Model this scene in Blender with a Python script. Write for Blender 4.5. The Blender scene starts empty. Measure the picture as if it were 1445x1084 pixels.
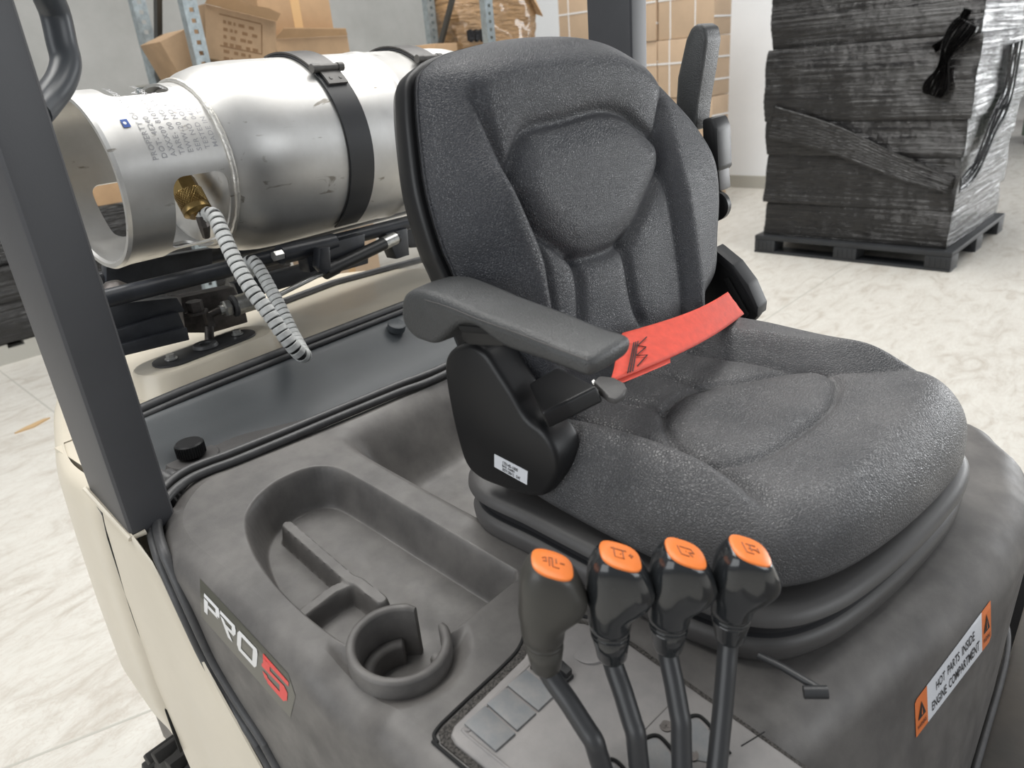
import bpy, bmesh, math, random
import numpy as np
from mathutils import Vector, Matrix
random.seed(7); rng = np.random.default_rng(7)
S = bpy.context.scene
COL = S.collection
PI = math.pi
CZ = 1.56                      # eye height of the photographer above the floor
# ------------------------------------------------------------------ camera
FPX, W, H = 1040.0, 1445, 1084
def _basis(yaw, pitch, roll):
    yaw, pitch, roll = map(math.radians, (yaw, pitch, roll))
    f = Vector((math.sin(yaw)*math.cos(pitch), math.cos(yaw)*math.cos(pitch), -math.sin(pitch)))
    r = Vector((math.cos(yaw), -math.sin(yaw), 0)); u = r.cross(f)
    c, s = math.cos(roll), math.sin(roll)
    return c*r + s*u, -s*r + c*u, f
CR, CU, CF = _basis(48.1, 23.3, -5.2)
cd = bpy.data.cameras.new('camera'); cam = bpy.data.objects.new('camera', cd); COL.objects.link(cam)
cd.sensor_fit = 'HORIZONTAL'; cd.sensor_width = 36; cd.lens = FPX*36/W; cd.clip_start = .02; cd.clip_end = 200
cd.dof.use_dof = True; cd.dof.focus_distance = .95; cd.dof.aperture_fstop = 8.0
cam.matrix_world = Matrix(((CR.x, CU.x, -CF.x, 0), (CR.y, CU.y, -CF.y, 0), (CR.z, CU.z, -CF.z, CZ), (0, 0, 0, 1)))
S.camera = cam
# ------------------------------------------------------------------ light
wd = bpy.data.worlds.new('hall_light'); S.world = wd; wd.use_nodes = True
bg = wd.node_tree.nodes['Background']; bg.inputs[0].default_value = (.92, .95, 1, 1); bg.inputs[1].default_value = .42
def area(name, loc, aim, sx, sy, power, col=(1, 1, 1)):
    l = bpy.data.lights.new(name, 'AREA'); l.shape = 'RECTANGLE'; l.size = sx; l.size_y = sy; l.energy = power; l.color = col
    o = bpy.data.objects.new(name, l); COL.objects.link(o); o.location = loc
    o.rotation_euler = (Vector(aim)-Vector(loc)).to_track_quat('-Z', 'Y').to_euler(); return o
area('roof_light_strip', (.6, 2.6, 6.5), (.6, 1.8, 0), 6, 3, 640, (1, .985, .95))
area('roof_light_strip', (5.5, 1.5, 7), (5.5, 1.5, 0), 3, 8, 640, (1, .985, .95))
area('dock_door_light', (16, -4.2, 1.9), (6, 1.5, .9), 6, 3.6, 950, (.97, .99, 1))
area('dock_door_light', (3.0, -7, 3.0), (3.2, 2, .9), 5, 3.0, 260, (.95, .98, 1))
area('dock_door_light', (-5, .8, 3.4), (2, 1.6, .9), 5, 4, 250, (.95, .98, 1))
S.view_settings.view_transform = 'Standard'; S.view_settings.look = 'None'
S.view_settings.exposure = -0.6; S.view_settings.gamma = 1; S.view_settings.use_curve_mapping = False
# ------------------------------------------------------------------ measuring helpers: where a sight line meets a real plane
def ray(x, y): return CF + CR*((x-W/2)/FPX) - CU*((y-H/2)/FPX)
def pl(x, y, n, d):
    v = ray(x, y); return v*(d/Vector(n).dot(v))
def PX(x, y, X): return pl(x, y, (1, 0, 0), X)
def PY(x, y, Y): return pl(x, y, (0, 1, 0), Y)
def PZ(x, y, Z): return pl(x, y, (0, 0, 1), Z)
HS = .13
def hz(x, y): return -.44 + HS*(y-.705)
def PH(x, y, off=0): return pl(x, y, (0, -HS, 1), -.44-HS*.705+off)
# ------------------------------------------------------------------ materials
def mat(name, col, rough=.5, metal=0, bump=0, bscale=200, kind='noise', var=0, vscale=6, col2=None, coat=0, dist=.001, spec=.5, stretch=(1, 1, 1), rvar=0, det=3):
    m = bpy.data.materials.new(name); m.use_nodes = True; nt = m.node_tree; N = nt.nodes; L = nt.links
    b = N['Principled BSDF']; b.inputs['Base Color'].default_value = (*col, 1); b.inputs['Roughness'].default_value = rough
    b.inputs['Metallic'].default_value = metal; b.inputs['Coat Weight'].default_value = coat; b.inputs['Specular IOR Level'].default_value = spec
    tc = N.new('ShaderNodeTexCoord'); mp = N.new('ShaderNodeMapping'); L.new(tc.outputs['Object'], mp.inputs[0]); mp.inputs['Scale'].default_value = stretch
    if var or col2:
        n = N.new('ShaderNodeTexNoise'); n.inputs['Scale'].default_value = vscale; n.inputs['Detail'].default_value = 8; n.inputs['Roughness'].default_value = .62
        L.new(mp.outputs[0], n.inputs['Vector'])
        r = N.new('ShaderNodeValToRGB'); L.new(n.outputs[0], r.inputs[0])
        c2 = col2 or tuple(min(1, c*(1+var)) for c in col); c1 = col if col2 else tuple(c*(1-var) for c in col)
        r.color_ramp.elements[0].position = .36; r.color_ramp.elements[1].position = .68
        r.color_ramp.elements[0].color = (*c1, 1); r.color_ramp.elements[1].color = (*c2, 1)
        L.new(r.outputs[0], b.inputs['Base Color'])
    if rvar:
        n = N.new('ShaderNodeTexNoise'); n.inputs['Scale'].default_value = vscale*2.3; n.inputs['Detail'].default_value = 7
        L.new(mp.outputs[0], n.inputs['Vector']); q = N.new('ShaderNodeMapRange'); L.new(n.outputs[0], q.inputs[0])
        q.inputs['From Min'].default_value = .3; q.inputs['From Max'].default_value = .7
        q.inputs['To Min'].default_value = rough-rvar; q.inputs['To Max'].default_value = rough+rvar; L.new(q.outputs[0], b.inputs['Roughness'])
    if bump:
        if kind == 'noise':
            t = N.new('ShaderNodeTexNoise'); t.inputs['Detail'].default_value = det; o = t.outputs[0]
        else:
            t = N.new('ShaderNodeTexVoronoi'); t.feature = 'DISTANCE_TO_EDGE'; o = t.outputs[0]
            nn = N.new('ShaderNodeTexNoise'); nn.inputs['Scale'].default_value = bscale*.6; L.new(mp.outputs[0], nn.inputs['Vector'])
            ad = N.new('ShaderNodeMixRGB'); ad.blend_type = 'ADD'; ad.inputs[0].default_value = .004; L.new(mp.outputs[0], ad.inputs[1]); L.new(nn.outputs['Color'], ad.inputs[2])
        t.inputs['Scale'].default_value = bscale
        L.new((ad if kind != 'noise' else mp).outputs[0], t.inputs['Vector'])
        if kind != 'noise':
            cl = N.new('ShaderNodeMapRange'); cl.inputs['From Max'].default_value = .22; L.new(o, cl.inputs[0]); o = cl.outputs[0]
        bp = N.new('ShaderNodeBump'); bp.inputs['Strength'].default_value = bump; bp.inputs['Distance'].default_value = dist
        L.new(o, bp.inputs['Height']); L.new(bp.outputs[0], b.inputs['Normal'])
    return m
M = {}
M['hood'] = mat('dusty_dark_plastic', (.088, .083, .080), .50, bump=.3, bscale=900, dist=.0004, vscale=16, col2=(.150, .142, .134), rvar=.08)
M['band'] = mat('smooth_grey_plastic', (.058, .065, .071), .46, bump=.2, bscale=600, dist=.0004, var=.12)
M['panel'] = mat('grey_console_plastic', (.19, .182, .18), .5, bump=.2, bscale=700, dist=.0004, vscale=14, col2=(.27, .255, .245))
M['blank'] = mat('switch_blank_plastic', (.15, .16, .17), .45, bump=.2, bscale=800, dist=.0003, vscale=60, col2=(.21, .205, .20))
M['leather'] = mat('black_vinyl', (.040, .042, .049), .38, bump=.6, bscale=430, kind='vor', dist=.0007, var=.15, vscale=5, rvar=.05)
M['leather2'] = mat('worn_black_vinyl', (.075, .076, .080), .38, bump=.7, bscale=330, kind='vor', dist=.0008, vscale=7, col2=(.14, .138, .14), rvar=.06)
M['arm'] = mat('grained_black_plastic', (.058, .060, .061), .36, bump=.9, bscale=650, dist=.0008, var=.2, vscale=12)
M['black'] = mat('black_plastic', (.0075, .0076, .0085), .42, bump=.15, bscale=900, dist=.0003)
M['base'] = mat('seat_base_plastic', (.075, .072, .071), .42, bump=.4, bscale=1100, dist=.0004, var=.15)
M['bellow'] = mat('dark_seat_rubber', (.018, .018, .02), .5, bump=.2, bscale=600, dist=.0004)
M['rubber'] = mat('rubber_seal', (.062, .062, .064), .46, bump=.3, bscale=160, dist=.0008, var=.2, vscale=40)
M['foam'] = mat('black_foam', (.018, .017, .016), .9, bump=1, bscale=420, dist=.003, vscale=500, col2=(.12, .11, .10))
M['knob'] = mat('glossy_knob_plastic', (.020, .022, .024), .16, coat=.4, var=.1)
M['knob2'] = mat('dull_knob_plastic', (.045, .043, .038), .42, coat=.1, var=.1)
M['stem'] = mat('lever_steel_black', (.035, .036, .038), .38, bump=.1, bscale=300, dist=.0003)
M['orange'] = mat('orange_inlay', (.84, .22, .045), .3, var=.05)
M['mark'] = mat('engraved_mark', (.30, .10, .04), .5)
M['orange_p'] = mat('orange_print', (.78, .20, .05), .4)
M['white_p'] = mat('white_sticker', (.74, .76, .80), .4)
M['black_p'] = mat('black_print', (.015, .015, .017), .5)
M['grey_p'] = mat('grey_print', (.30, .30, .31), .5)
M['decal'] = mat('decal_film', (.082, .080, .064), .3)
M['silver_p'] = mat('silver_print', (.72, .72, .72), .35)
M['silver_q'] = mat('pale_grey_print', (.45, .45, .46), .35)
M['red_p'] = mat('red_print', (.75, .045, .04), .4)
M['cream'] = mat('cream_paint', (.66, .60, .49), .36, bump=.08, bscale=120, dist=.0006, var=.04, coat=.15)
M['pillar'] = mat('grey_guard_paint', (.062, .063, .069), .42, bump=.25, bscale=500, dist=.0004, var=.08)
M['handle'] = mat('grey_handle_coating', (.06, .066, .074), .36, var=.06)
M['alu'] = mat('brushed_aluminium', (.55, .54, .52), .42, metal=.8, bump=.06, bscale=60, dist=.0006, vscale=9, col2=(.66, .655, .64), rvar=.05)
M['weld'] = mat('aluminium_weld', (.66, .64, .60), .45, metal=.8, bump=.9, bscale=140, dist=.002)
M['stamp'] = mat('stamped_letters', (.38, .38, .39), .5, metal=.7)
M['strap'] = mat('black_steel_strap', (.028, .029, .032), .42, bump=.1, bscale=200, dist=.0004)
M['straptop'] = mat('strap_latch_steel', (.085, .08, .075), .4, metal=.2, var=.2, vscale=60)
M['brass'] = mat('brass', (.36, .25, .10), .33, metal=.95, var=.25, vscale=30)
M['hose'] = mat('grey_spiral_guard', (.62, .63, .62), .5, bump=.5, bscale=500, dist=.0005, stretch=(1, 1, 1), vscale=90, col2=(.46, .47, .46))
M['tube'] = mat('black_frame_steel', (.035, .038, .045), .34, bump=.15, bscale=60, dist=.0008, var=.3, vscale=20)
M['steel'] = mat('zinc_steel', (.55, .55, .53), .3, metal=.85, var=.2, vscale=60)
M['darksteel'] = mat('dark_steel', (.10, .09, .085), .42, metal=.6, var=.3, vscale=60)
M['red_belt'] = mat('red_webbing', (.80, .085, .05), .62, bump=.7, bscale=1600, dist=.0005, var=.08, vscale=90)
M['box'] = mat('cardboard', (.44, .285, .16), .72, bump=.15, bscale=60, dist=.002, var=.09, vscale=5)
M['boxd'] = mat('aged_cardboard', (.36, .24, .14), .7, bump=.2, bscale=40, dist=.003, var=.14, vscale=6)
M['boxp'] = mat('pale_carton', (.56, .41, .28), .7, var=.06, vscale=4)
M['tape'] = mat('clear_tape', (.62, .40, .20), .22)
M['boxin'] = mat('printed_carton_ink', (.20, .11, .05), .7)
M['wstrap'] = mat('white_strapping', (.80, .79, .78), .4)
M['galv'] = mat('galvanised_steel', (.36, .41, .43), .42, metal=.55, var=.22, vscale=25)
M['rackdark'] = mat('rack_brace_steel', (.09, .09, .085), .4, metal=.5)
M['dark'] = mat('dark_gap', (.006, .006, .006), .8)
M['wall'] = mat('concrete_wall', (.36, .36, .345), .85, bump=.15, bscale=12, dist=.01, vscale=1.3, col2=(.45, .45, .435))
M['wallw'] = mat('white_wall_paint', (.84, .86, .88), .6, var=.01)
M['skirt'] = mat('grey_baseboard', (.42, .41, .37), .5)
M['pallet'] = mat('black_pallet_plastic', (.022, .024, .027), .5, var=.2)
M['blue'] = mat('blue_sticker', (.03, .09, .35), .4)
M['tyre'] = mat('tyre_rubber', (.022, .021, .020), .7, bump=.4, bscale=60, dist=.002)
M['mat'] = mat('floor_mat_rubber', (.062, .056, .050), .62, bump=.4, bscale=30, dist=.002, vscale=10, col2=(.10, .085, .07))
M['wood'] = mat('wood_chip', (.50, .34, .18), .7)
M['green'] = mat('dark_green_paint', (.10, .13, .10), .5)
M['redd'] = mat('dull_red_paint', (.25, .05, .04), .5)
nt_ = M['alu'].node_tree; N_a = nt_.nodes; L_a = nt_.links; b_a = N_a['Principled BSDF']; src = b_a.inputs['Base Color'].links[0].from_socket
t_a = N_a.new('ShaderNodeTexNoise'); t_a.inputs['Scale'].default_value = 46; t_a.inputs['Detail'].default_value = 5; t_a.inputs['Distortion'].default_value = 1.2
c_a = N_a.new('ShaderNodeTexCoord'); m_a = N_a.new('ShaderNodeMapping'); m_a.inputs['Scale'].default_value = (.35, 1, 1); L_a.new(c_a.outputs['Object'], m_a.inputs[0]); L_a.new(m_a.outputs[0], t_a.inputs['Vector'])
r_a = N_a.new('ShaderNodeMapRange'); r_a.inputs['From Min'].default_value = .66; r_a.inputs['From Max'].default_value = .72; L_a.new(t_a.outputs[0], r_a.inputs[0])
x_a = N_a.new('ShaderNodeMixRGB'); x_a.inputs[2].default_value = (.30, .28, .25, 1); L_a.new(r_a.outputs[0], x_a.inputs[0]); L_a.new(src, x_a.inputs[1]); L_a.new(x_a.outputs[0], b_a.inputs['Base Color'])
def film_mat(name, sx, rot=0):
    m = bpy.data.materials.new(name); m.use_nodes = True; nt = m.node_tree; N = nt.nodes; L = nt.links; b = N['Principled BSDF']
    b.inputs['Base Color'].default_value = (.012, .0115, .0115, 1); b.inputs['Roughness'].default_value = .08; b.inputs['Specular IOR Level'].default_value = .6
    tc = N.new('ShaderNodeTexCoord'); mp = N.new('ShaderNodeMapping'); L.new(tc.outputs['Object'], mp.inputs[0]); mp.inputs['Scale'].default_value = sx
    mp.inputs['Rotation'].default_value = (rot, 0, 0)
    n = N.new('ShaderNodeTexNoise'); n.inputs['Scale'].default_value = 1; n.inputs['Detail'].default_value = 6; n.inputs['Roughness'].default_value = .6; n.inputs['Distortion'].default_value = .8
    L.new(mp.outputs[0], n.inputs['Vector'])
    n2 = N.new('ShaderNodeTexNoise'); n2.inputs['Scale'].default_value = 7; n2.inputs['Detail'].default_value = 3; L.new(tc.outputs['Object'], n2.inputs['Vector'])
    mu = N.new('ShaderNodeMath'); mu.operation = 'MULTIPLY'; L.new(n.outputs[0], mu.inputs[0]); L.new(n2.outputs[0], mu.inputs[1])
    bp = N.new('ShaderNodeBump'); bp.inputs['Strength'].default_value = .8; bp.inputs['Distance'].default_value = .035
    L.new(mu.outputs[0], bp.inputs['Height']); L.new(bp.outputs[0], b.inputs['Normal']); return m
M['film'] = film_mat('black_stretch_film', (1.6, 1.6, 42))
M['film2'] = film_mat('black_stretch_film_twisted', (1.5, 1.5, 55), math.radians(-30))
def floor_mat():
    m = bpy.data.materials.new('worn_concrete_floor'); m.use_nodes = True; nt = m.node_tree; N = nt.nodes; L = nt.links; b = N['Principled BSDF']
    tc = N.new('ShaderNodeTexCoord'); mp = N.new('ShaderNodeMapping'); L.new(tc.outputs['Object'], mp.inputs[0])
    mp.inputs['Rotation'].default_value = (0, 0, math.radians(40)); mp.inputs['Scale'].default_value = (1, 2.3, 1)
    def noise(sc, det, dis, ro=.6):
        n = N.new('ShaderNodeTexNoise'); n.inputs['Scale'].default_value = sc; n.inputs['Detail'].default_value = det; n.inputs['Distortion'].default_value = dis; n.inputs['Roughness'].default_value = ro
        L.new(mp.outputs[0], n.inputs['Vector']); return n
    a = noise(3.2, 10, 1.6, .65); r = N.new('ShaderNodeValToRGB'); L.new(a.outputs[0], r.inputs[0]); e = r.color_ramp.elements
    e[0].position = .30; e[0].color = (.43, .395, .345, 1); e[1].position = .70; e[1].color = (.62, .605, .56, 1)
    x = r.color_ramp.elements.new(.48); x.color = (.56, .54, .495, 1)
    v = noise(7, 8, 2.4, .7); vr = N.new('ShaderNodeValToRGB'); L.new(v.outputs[0], vr.inputs[0]); e = vr.color_ramp.elements
    e[0].position = .475; e[0].color = (0, 0, 0, 1); e[1].position = .50; e[1].color = (1, 1, 1, 1); q = e.new(.53); q.color = (0, 0, 0, 1)
    mx = N.new('ShaderNodeMixRGB'); mx.inputs[2].default_value = (.33, .24, .18, 1); L.new(r.outputs[0], mx.inputs[1])
    ml = N.new('ShaderNodeMath'); ml.operation = 'MULTIPLY'; ml.inputs[1].default_value = .28; L.new(vr.outputs[0], ml.inputs[0]); L.new(ml.outputs[0], mx.inputs[0])
    L.new(mx.outputs[0], b.inputs['Base Color']); b.inputs['Roughness'].default_value = .5
    bp = N.new('ShaderNodeBump'); bp.inputs['Strength'].default_value = .25; bp.inputs['Distance'].default_value = .01; L.new(a.outputs[0], bp.inputs['Height']); L.new(bp.outputs[0], b.inputs['Normal'])
    return m
M['floor'] = floor_mat()
# ------------------------------------------------------------------ object helpers
ORG = {}
def tag(o, label=None, cat=None, group=None, kind=None):
    for k, v in (('label', label), ('category', cat), ('group', group), ('kind', kind)):
        if v: o[k] = v
    return o
def thing(name, loc, label, cat, group=None):
    o = bpy.data.objects.new(name, None); COL.objects.link(o); o.location = (loc[0], loc[1], loc[2]+CZ); o.empty_display_size = .05
    ORG[o] = Vector(loc); return tag(o, label, cat, group)
def mk(name, V, F, m, parent=None, smooth=40, mi=None, org=None):
    """verts V are measured from the photographer's eye; one mesh object"""
    if parent: o0 = ORG[parent]
    else: o0 = Vector(org) if org else Vector((0, 0, 0))
    me = bpy.data.meshes.new(name)
    A = np.array([tuple(v) for v in V], float) - np.array(o0)
    me.from_pydata([tuple(a) for a in A], [], [tuple(int(i) for i in f) for f in F])
    ms = m if isinstance(m, (list, tuple)) else [m]
    for q in ms: me.materials.append(M[q])
    if mi is not None: me.polygons.foreach_set('material_index', mi)
    bm = bmesh.new(); bm.from_mesh(me); bmesh.ops.recalc_face_normals(bm, faces=bm.faces); bm.to_mesh(me); bm.free()
    if smooth:
        me.polygons.foreach_set('use_smooth', [True]*len(me.polygons)); me.set_sharp_from_angle(angle=math.radians(smooth))
    me.update()
    o = bpy.data.objects.new(name, me); COL.objects.link(o)
    ORG[o] = o0
    if parent: o.parent = parent
    else: o.location = (o0.x, o0.y, o0.z+CZ)
    return o
class MB:
    def __init__(s): s.V = []; s.F = []; s.I = []
    def add(s, V, F, i=0):
        n = len(s.V); s.V += [Vector(v) for v in V]; s.F += [tuple(a+n for a in f) for f in F]; s.I += [i]*len(F)
    def box(s, a, b, i=0, R=None, bev=0):
        c = (Vector(a)+Vector(b))/2; h = (Vector(b)-Vector(a))/2
        bm = bmesh.new(); bmesh.ops.create_cube(bm, size=2)
        for v in bm.verts: v.co = Vector((v.co.x*h.x, v.co.y*h.y, v.co.z*h.z))
        if bev: bmesh.ops.bevel(bm, geom=bm.edges[:], offset=bev, segments=2, affect='EDGES', profile=.6)
        if R: bmesh.ops.transform(bm, matrix=R.to_4x4(), verts=bm.verts)
        bm.verts.index_update(); s.add([v.co+c for v in bm.verts], [[v.index for v in f.verts] for f in bm.faces], i); bm.free()
    def prism(s, P, off, i=0, bev=0, seg=2):
        """polygon P (3-D points) pushed by the vector off"""
        off = Vector(off); bm = bmesh.new(); vs = [bm.verts.new(Vector(p)) for p in P]; f = bm.faces.new(vs)
        r = bmesh.ops.extrude_face_region(bm, geom=[f]); nv = [g for g in r['geom'] if isinstance(g, bmesh.types.BMVert)]
        bmesh.ops.translate(bm, vec=off, verts=nv)
        if bev:
            try: bmesh.ops.bevel(bm, geom=bm.edges[:], offset=bev, segments=seg, affect='EDGES', profile=.6, clamp_overlap=True)
            except Exception: pass
        bm.verts.index_update(); s.add([v.co.copy() for v in bm.verts], [[v.index for v in f.verts] for f in bm.faces], i); bm.free()
    def tube(s, P, r, n=14, i=0, cap=True, flat=None):
        P = [Vector(p) for p in P]; k = len(P); R = r if isinstance(r, (list, tuple)) else [r]*k
        T = [(P[min(j+1, k-1)]-P[max(j-1, 0)]).normalized() for j in range(k)]
        a = T[0].orthogonal().normalized(); V = []
        for j in range(k):
            a = (a - T[j]*a.dot(T[j])).normalized(); b = T[j].cross(a)
            for q in range(n):
                t = 2*PI*q/n; V.append(P[j]+(a*math.cos(t)+b*math.sin(t))*R[j])
        F = [(j*n+q, j*n+(q+1) % n, (j+1)*n+(q+1) % n, (j+1)*n+q) for j in range(k-1) for q in range(n)]
        if cap: F += [tuple(range(n))[::-1], tuple((k-1)*n+q for q in range(n))]
        s.add(V, F, i)
    def lathe(s, c, ax, prof, n=32, i=0, cap=True):
        ax = Vector(ax).normalized(); c = Vector(c)
        s.tube([c+ax*h for h, r in prof], [max(r, 1e-5) for h, r in prof], n, i, cap) if False else s._lathe(c, ax, prof, n, i, cap)
    def _lathe(s, c, ax, prof, n, i, cap):
        a = ax.orthogonal().normalized(); b = ax.cross(a); k = len(prof)
        V = [c+ax*h+(a*math.cos(2*PI*q/n)+b*math.sin(2*PI*q/n))*r for h, r in prof for q in range(n)]
        F = [(j*n+q, j*n+(q+1) % n, (j+1)*n+(q+1) % n, (j+1)*n+q) for j in range(k-1) for q in range(n)]
        if cap: F += [tuple(range(n)), tuple((k-1)*n+q for q in range(n))]
        s.add(V, F, i)
    def build(s, name, m, parent=None, smooth=40, org=None): return mk(name, s.V, s.F, m, parent, smooth, s.I, org)
def one(name, m, parent, fn, *a, smooth=40, org=None, **k):
    b = MB(); getattr(b, fn)(*a, **k); return b.build(name, m, parent, smooth, org)
def spline(P, n=8, closed=False):
    P = [Vector(p) for p in P]; k = len(P); out = []
    rngk = range(k) if closed else range(k-1)
    for j in rngk:
        if closed: a, b, c, d = P[j-1], P[j], P[(j+1) % k], P[(j+2) % k]
        else: a, b, c, d = P[max(j-1, 0)], P[j], P[j+1], P[min(j+2, k-1)]
        for q in range(n):
            t = q/n; out.append(.5*((2*b)+(c-a)*t+(2*a-5*b+4*c-d)*t*t+(3*b-a-3*c+d)*t**3))
    if not closed: out.append(P[-1])
    return out
def text2d(s, size=1, shear=0, bold=0, sp=1):
    cu = bpy.data.curves.new('t', 'FONT'); cu.body = s; cu.size = size; cu.shear = shear; cu.offset = bold; cu.space_character = sp; cu.resolution_u = 3
    o = bpy.data.objects.new('t', cu); COL.objects.link(o); dg = bpy.context.evaluated_depsgraph_get(); me = o.evaluated_get(dg).to_mesh()
    V = [(v.co.x, v.co.y) for v in me.vertices]; F = [tuple(p.vertices) for p in me.polygons]
    o.evaluated_get(dg).to_mesh_clear(); bpy.data.objects.remove(o); bpy.data.curves.remove(cu); return V, F
def sm(t): t = np.clip(t, 0, 1); return t*t*(3-2*t)
def segd(x, y, P):
    """distance from points to a polyline"""
    d = np.full(np.shape(x), 1e9)
    for (ax, ay), (bx, by) in zip(P[:-1], P[1:]):
        vx, vy = bx-ax, by-ay; t = np.clip(((x-ax)*vx+(y-ay)*vy)/(vx*vx+vy*vy+1e-12), 0, 1)
        d = np.minimum(d, np.hypot(x-ax-t*vx, y-ay-t*vy))
    return d
def sdpoly(x, y, P):
    """signed distance to closed polygon, negative inside"""
    d = segd(x, y, P+[P[0]]); ins = np.zeros(np.shape(x), bool); n = len(P)
    for j in range(n):
        ax, ay = P[j]; bx, by = P[(j+1) % n]
        c = ((ay > y) != (by > y)) & (x < (bx-ax)*(y-ay)/((by-ay) if by != ay else 1e-12)+ax); ins ^= c
    return np.where(ins, -d, d)
def sm2(P, n=6): return [(p.x, p.y) for p in spline([(a, b, 0) for a, b in P], n)]
# ================================================================== THE HALL
wy = math.radians(-3.6); WX = Vector((math.cos(wy), math.sin(wy), 0)); WY = Vector((-math.sin(wy), math.cos(wy), 0)); UP = Vector((0, 0, 1))
FZ = -CZ
def wpt(a, b, z): return WX*a+WY*b+UP*z
def struct(name, b, m, smooth=30):
    o = b.build(name, m, None, smooth, org=(0, 0, FZ)); return tag(o, kind='structure')
def wbox(b, a0, a1, b0, b1, z0, z1, i=0, bev=0):
    R = Matrix.Rotation(wy, 3, 'Z'); c = wpt((a0+a1)/2, (b0+b1)/2, (z0+z1)/2); h = Vector(((a1-a0)/2, (b1-b0)/2, (z1-z0)/2))
    b.box(c-h, c+h, i, R, bev)
b = MB(); wbox(b, -9, 26, -10, 9.4, FZ-.12, FZ); struct('floor', b, 'floor')
b = MB(); wbox(b, -9, 8.6, 9.0, 9.3, FZ, FZ+5.5); struct('wall_back', b, 'wall')
b = MB(); wbox(b, 8.35, 8.6, 2.4, 9.0, FZ, FZ+5.5); struct('wall_right', b, 'wallw')
b = MB(); wbox(b, 8.32, 8.35, 2.4, 9.0, FZ, FZ+.14); struct('baseboard_right', b, 'skirt')
b = MB(); wbox(b, 25, 25.3, -10, 9.4, FZ, FZ+5.5); struct('wall_far', b, 'wallw')
def joint(p, q, w=.006):
    b = MB(); d = (q-p).normalized(); n = Vector((-d.y, d.x, 0))*w
    b.prism([p-n, q-n, q+n, p+n], (0, 0, .0006)); return struct('trim_1', b, 'skirt')
for (a, c) in (((7, 529), (86, 589)), ((1179, 386), (1081, 451)), ((33, 1074), (197, 1009))):
    p, q = PZ(*a, FZ), PZ(*c, FZ); e = (q-p)*1.2; joint(p-e*.6, q+e*.6, .004)
# wrapped pallet load, right --------------------------------------------------
def film_box(b, cx, cy, hx, hy, z0, z1, step=.02, amp=.006, lean=0, seed=0, i=0):
    """crinkled wrapped block: four walls as fine grids plus a top, sides aligned with the hall"""
    r = np.random.default_rng(seed); per = []
    rad = .03
    def side(L): return max(2, int(L/step))
    pts = []
    for (sx, sy, ex, ey) in ((-1, -1, 1, -1), (1, -1, 1, 1), (1, 1, -1, 1), (-1, 1, -1, -1)):
        n = side(2*(hx if sy == ey else hy))
        for k in range(n):
            t = k/n; pts.append((sx+(ex-sx)*t, sy+(ey-sy)*t))
    nz = max(3, int((z1-z0)/(step*.55))); V = []; n = len(pts)
    ph = r.uniform(0, 6.3, 12)
    for j in range(nz+1):
        v = j/nz; z = z0+(z1-z0)*v
        ed = min(v, 1-v)*(z1-z0); ins = .005*max(0, 1-ed/.02)
        row = r.normal(0, 1)
        for k, (x, y) in enumerate(pts):
            s = k*step
            w = amp*(.16*math.sin(z*140+ph[0]+1.2*math.sin(s*2+ph[1]))*(.5+.5*math.sin(s*3+z*5+ph[8]))+.3*math.sin(z*26+s*1.5+ph[4]))
            w += amp*.9*math.sin(s*2.2+ph[5])*math.sin(z*9+ph[6]) - ins
            corner = min(1, (1-min(abs(x), abs(y)))*min(hx, hy)/.05)
            nx = x*(hx+w*(1 if abs(x) > .999 else 0)); ny = y*(hy+w*(1 if abs(y) > .999 else 0))
            V.append(wpt(cx+nx+lean*v, cy+ny, z))
    F = [(j*n+k, j*n+(k+1) % n, (j+1)*n+(k+1) % n, (j+1)*n+k) for j in range(nz) for k in range(n)]
    F.append(tuple(nz*n+k for k in range(n))); F.append(tuple(range(n))[::-1])
    b.add(V, F, i)
P0, P1, P2 = PZ(1080, 348, FZ), PZ(1340, 385, FZ), PZ(1412, 325, FZ)
ca = lambda p: (p.dot(WX), p.dot(WY))
a0, b0 = ca(P1); a1 = ca(P2)[0]; b1 = ca(P0)[1]
print('pallet', a0, a1, b0, b1)
def pallet(name, a0, a1, b0, b1, label, h=.14):
    t = thing(name, wpt((a0+a1)/2, (b0+b1)/2, FZ), label, 'pallet')
    b = MB(); wbox(b, a0, a1, b0, b1, FZ+h-.035, FZ+h, bev=.006); b.build('deck', 'pallet', t)
    w = .17
    for i in range(3):
        for j in range(3):
            x = a0+(a1-a0-w)*i/2; y = b0+(b1-b0-w)*j/2; b = MB(); wbox(b, x, x+w, y, y+w, FZ+.02, FZ+h-.035, bev=.008)
            for k in range(4): wbox(b, x-.004, x, y+.03+k*.035, y+.042+k*.035, FZ+.03, FZ+h-.045)
            b.build('block', 'pallet', t)
    for i in range(3):
        x = a0+(a1-a0-w)*i/2; b = MB(); wbox(b, x, x+w, b0, b1, FZ, FZ+.02, bev=.004); b.build('skid', 'pallet', t)
    return t
pallet('pallet', a0, a1, b0, b1, 'black plastic pallet under the tall black wrapped load at right')
cx, cy, hx, hy = (a0+a1)/2, (b0+b1)/2, (a1-a0)/2-.03, (b1-b0)/2-.03
tl = thing('wrapped_load', wpt(cx, cy, FZ+.14), 'tall stack wrapped in glossy black stretch film on the black plastic pallet at right', 'wrapped pallet')
zz = FZ+.142; lay = [(.26, -.025, 1), (.36, -.012, 3), (.24, -.002, 5), (.50, .012, 6), (.36, -.008, 8), (.26, -.02, 9)]
for k, (hh, gx, sd) in enumerate(lay):
    b = MB(); film_box(b, cx, cy, hx+gx, hy+gx, zz, zz+hh-.001, .022, .009, 0, sd); b.build('film_layer', 'film', tl, 60); zz += hh
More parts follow.
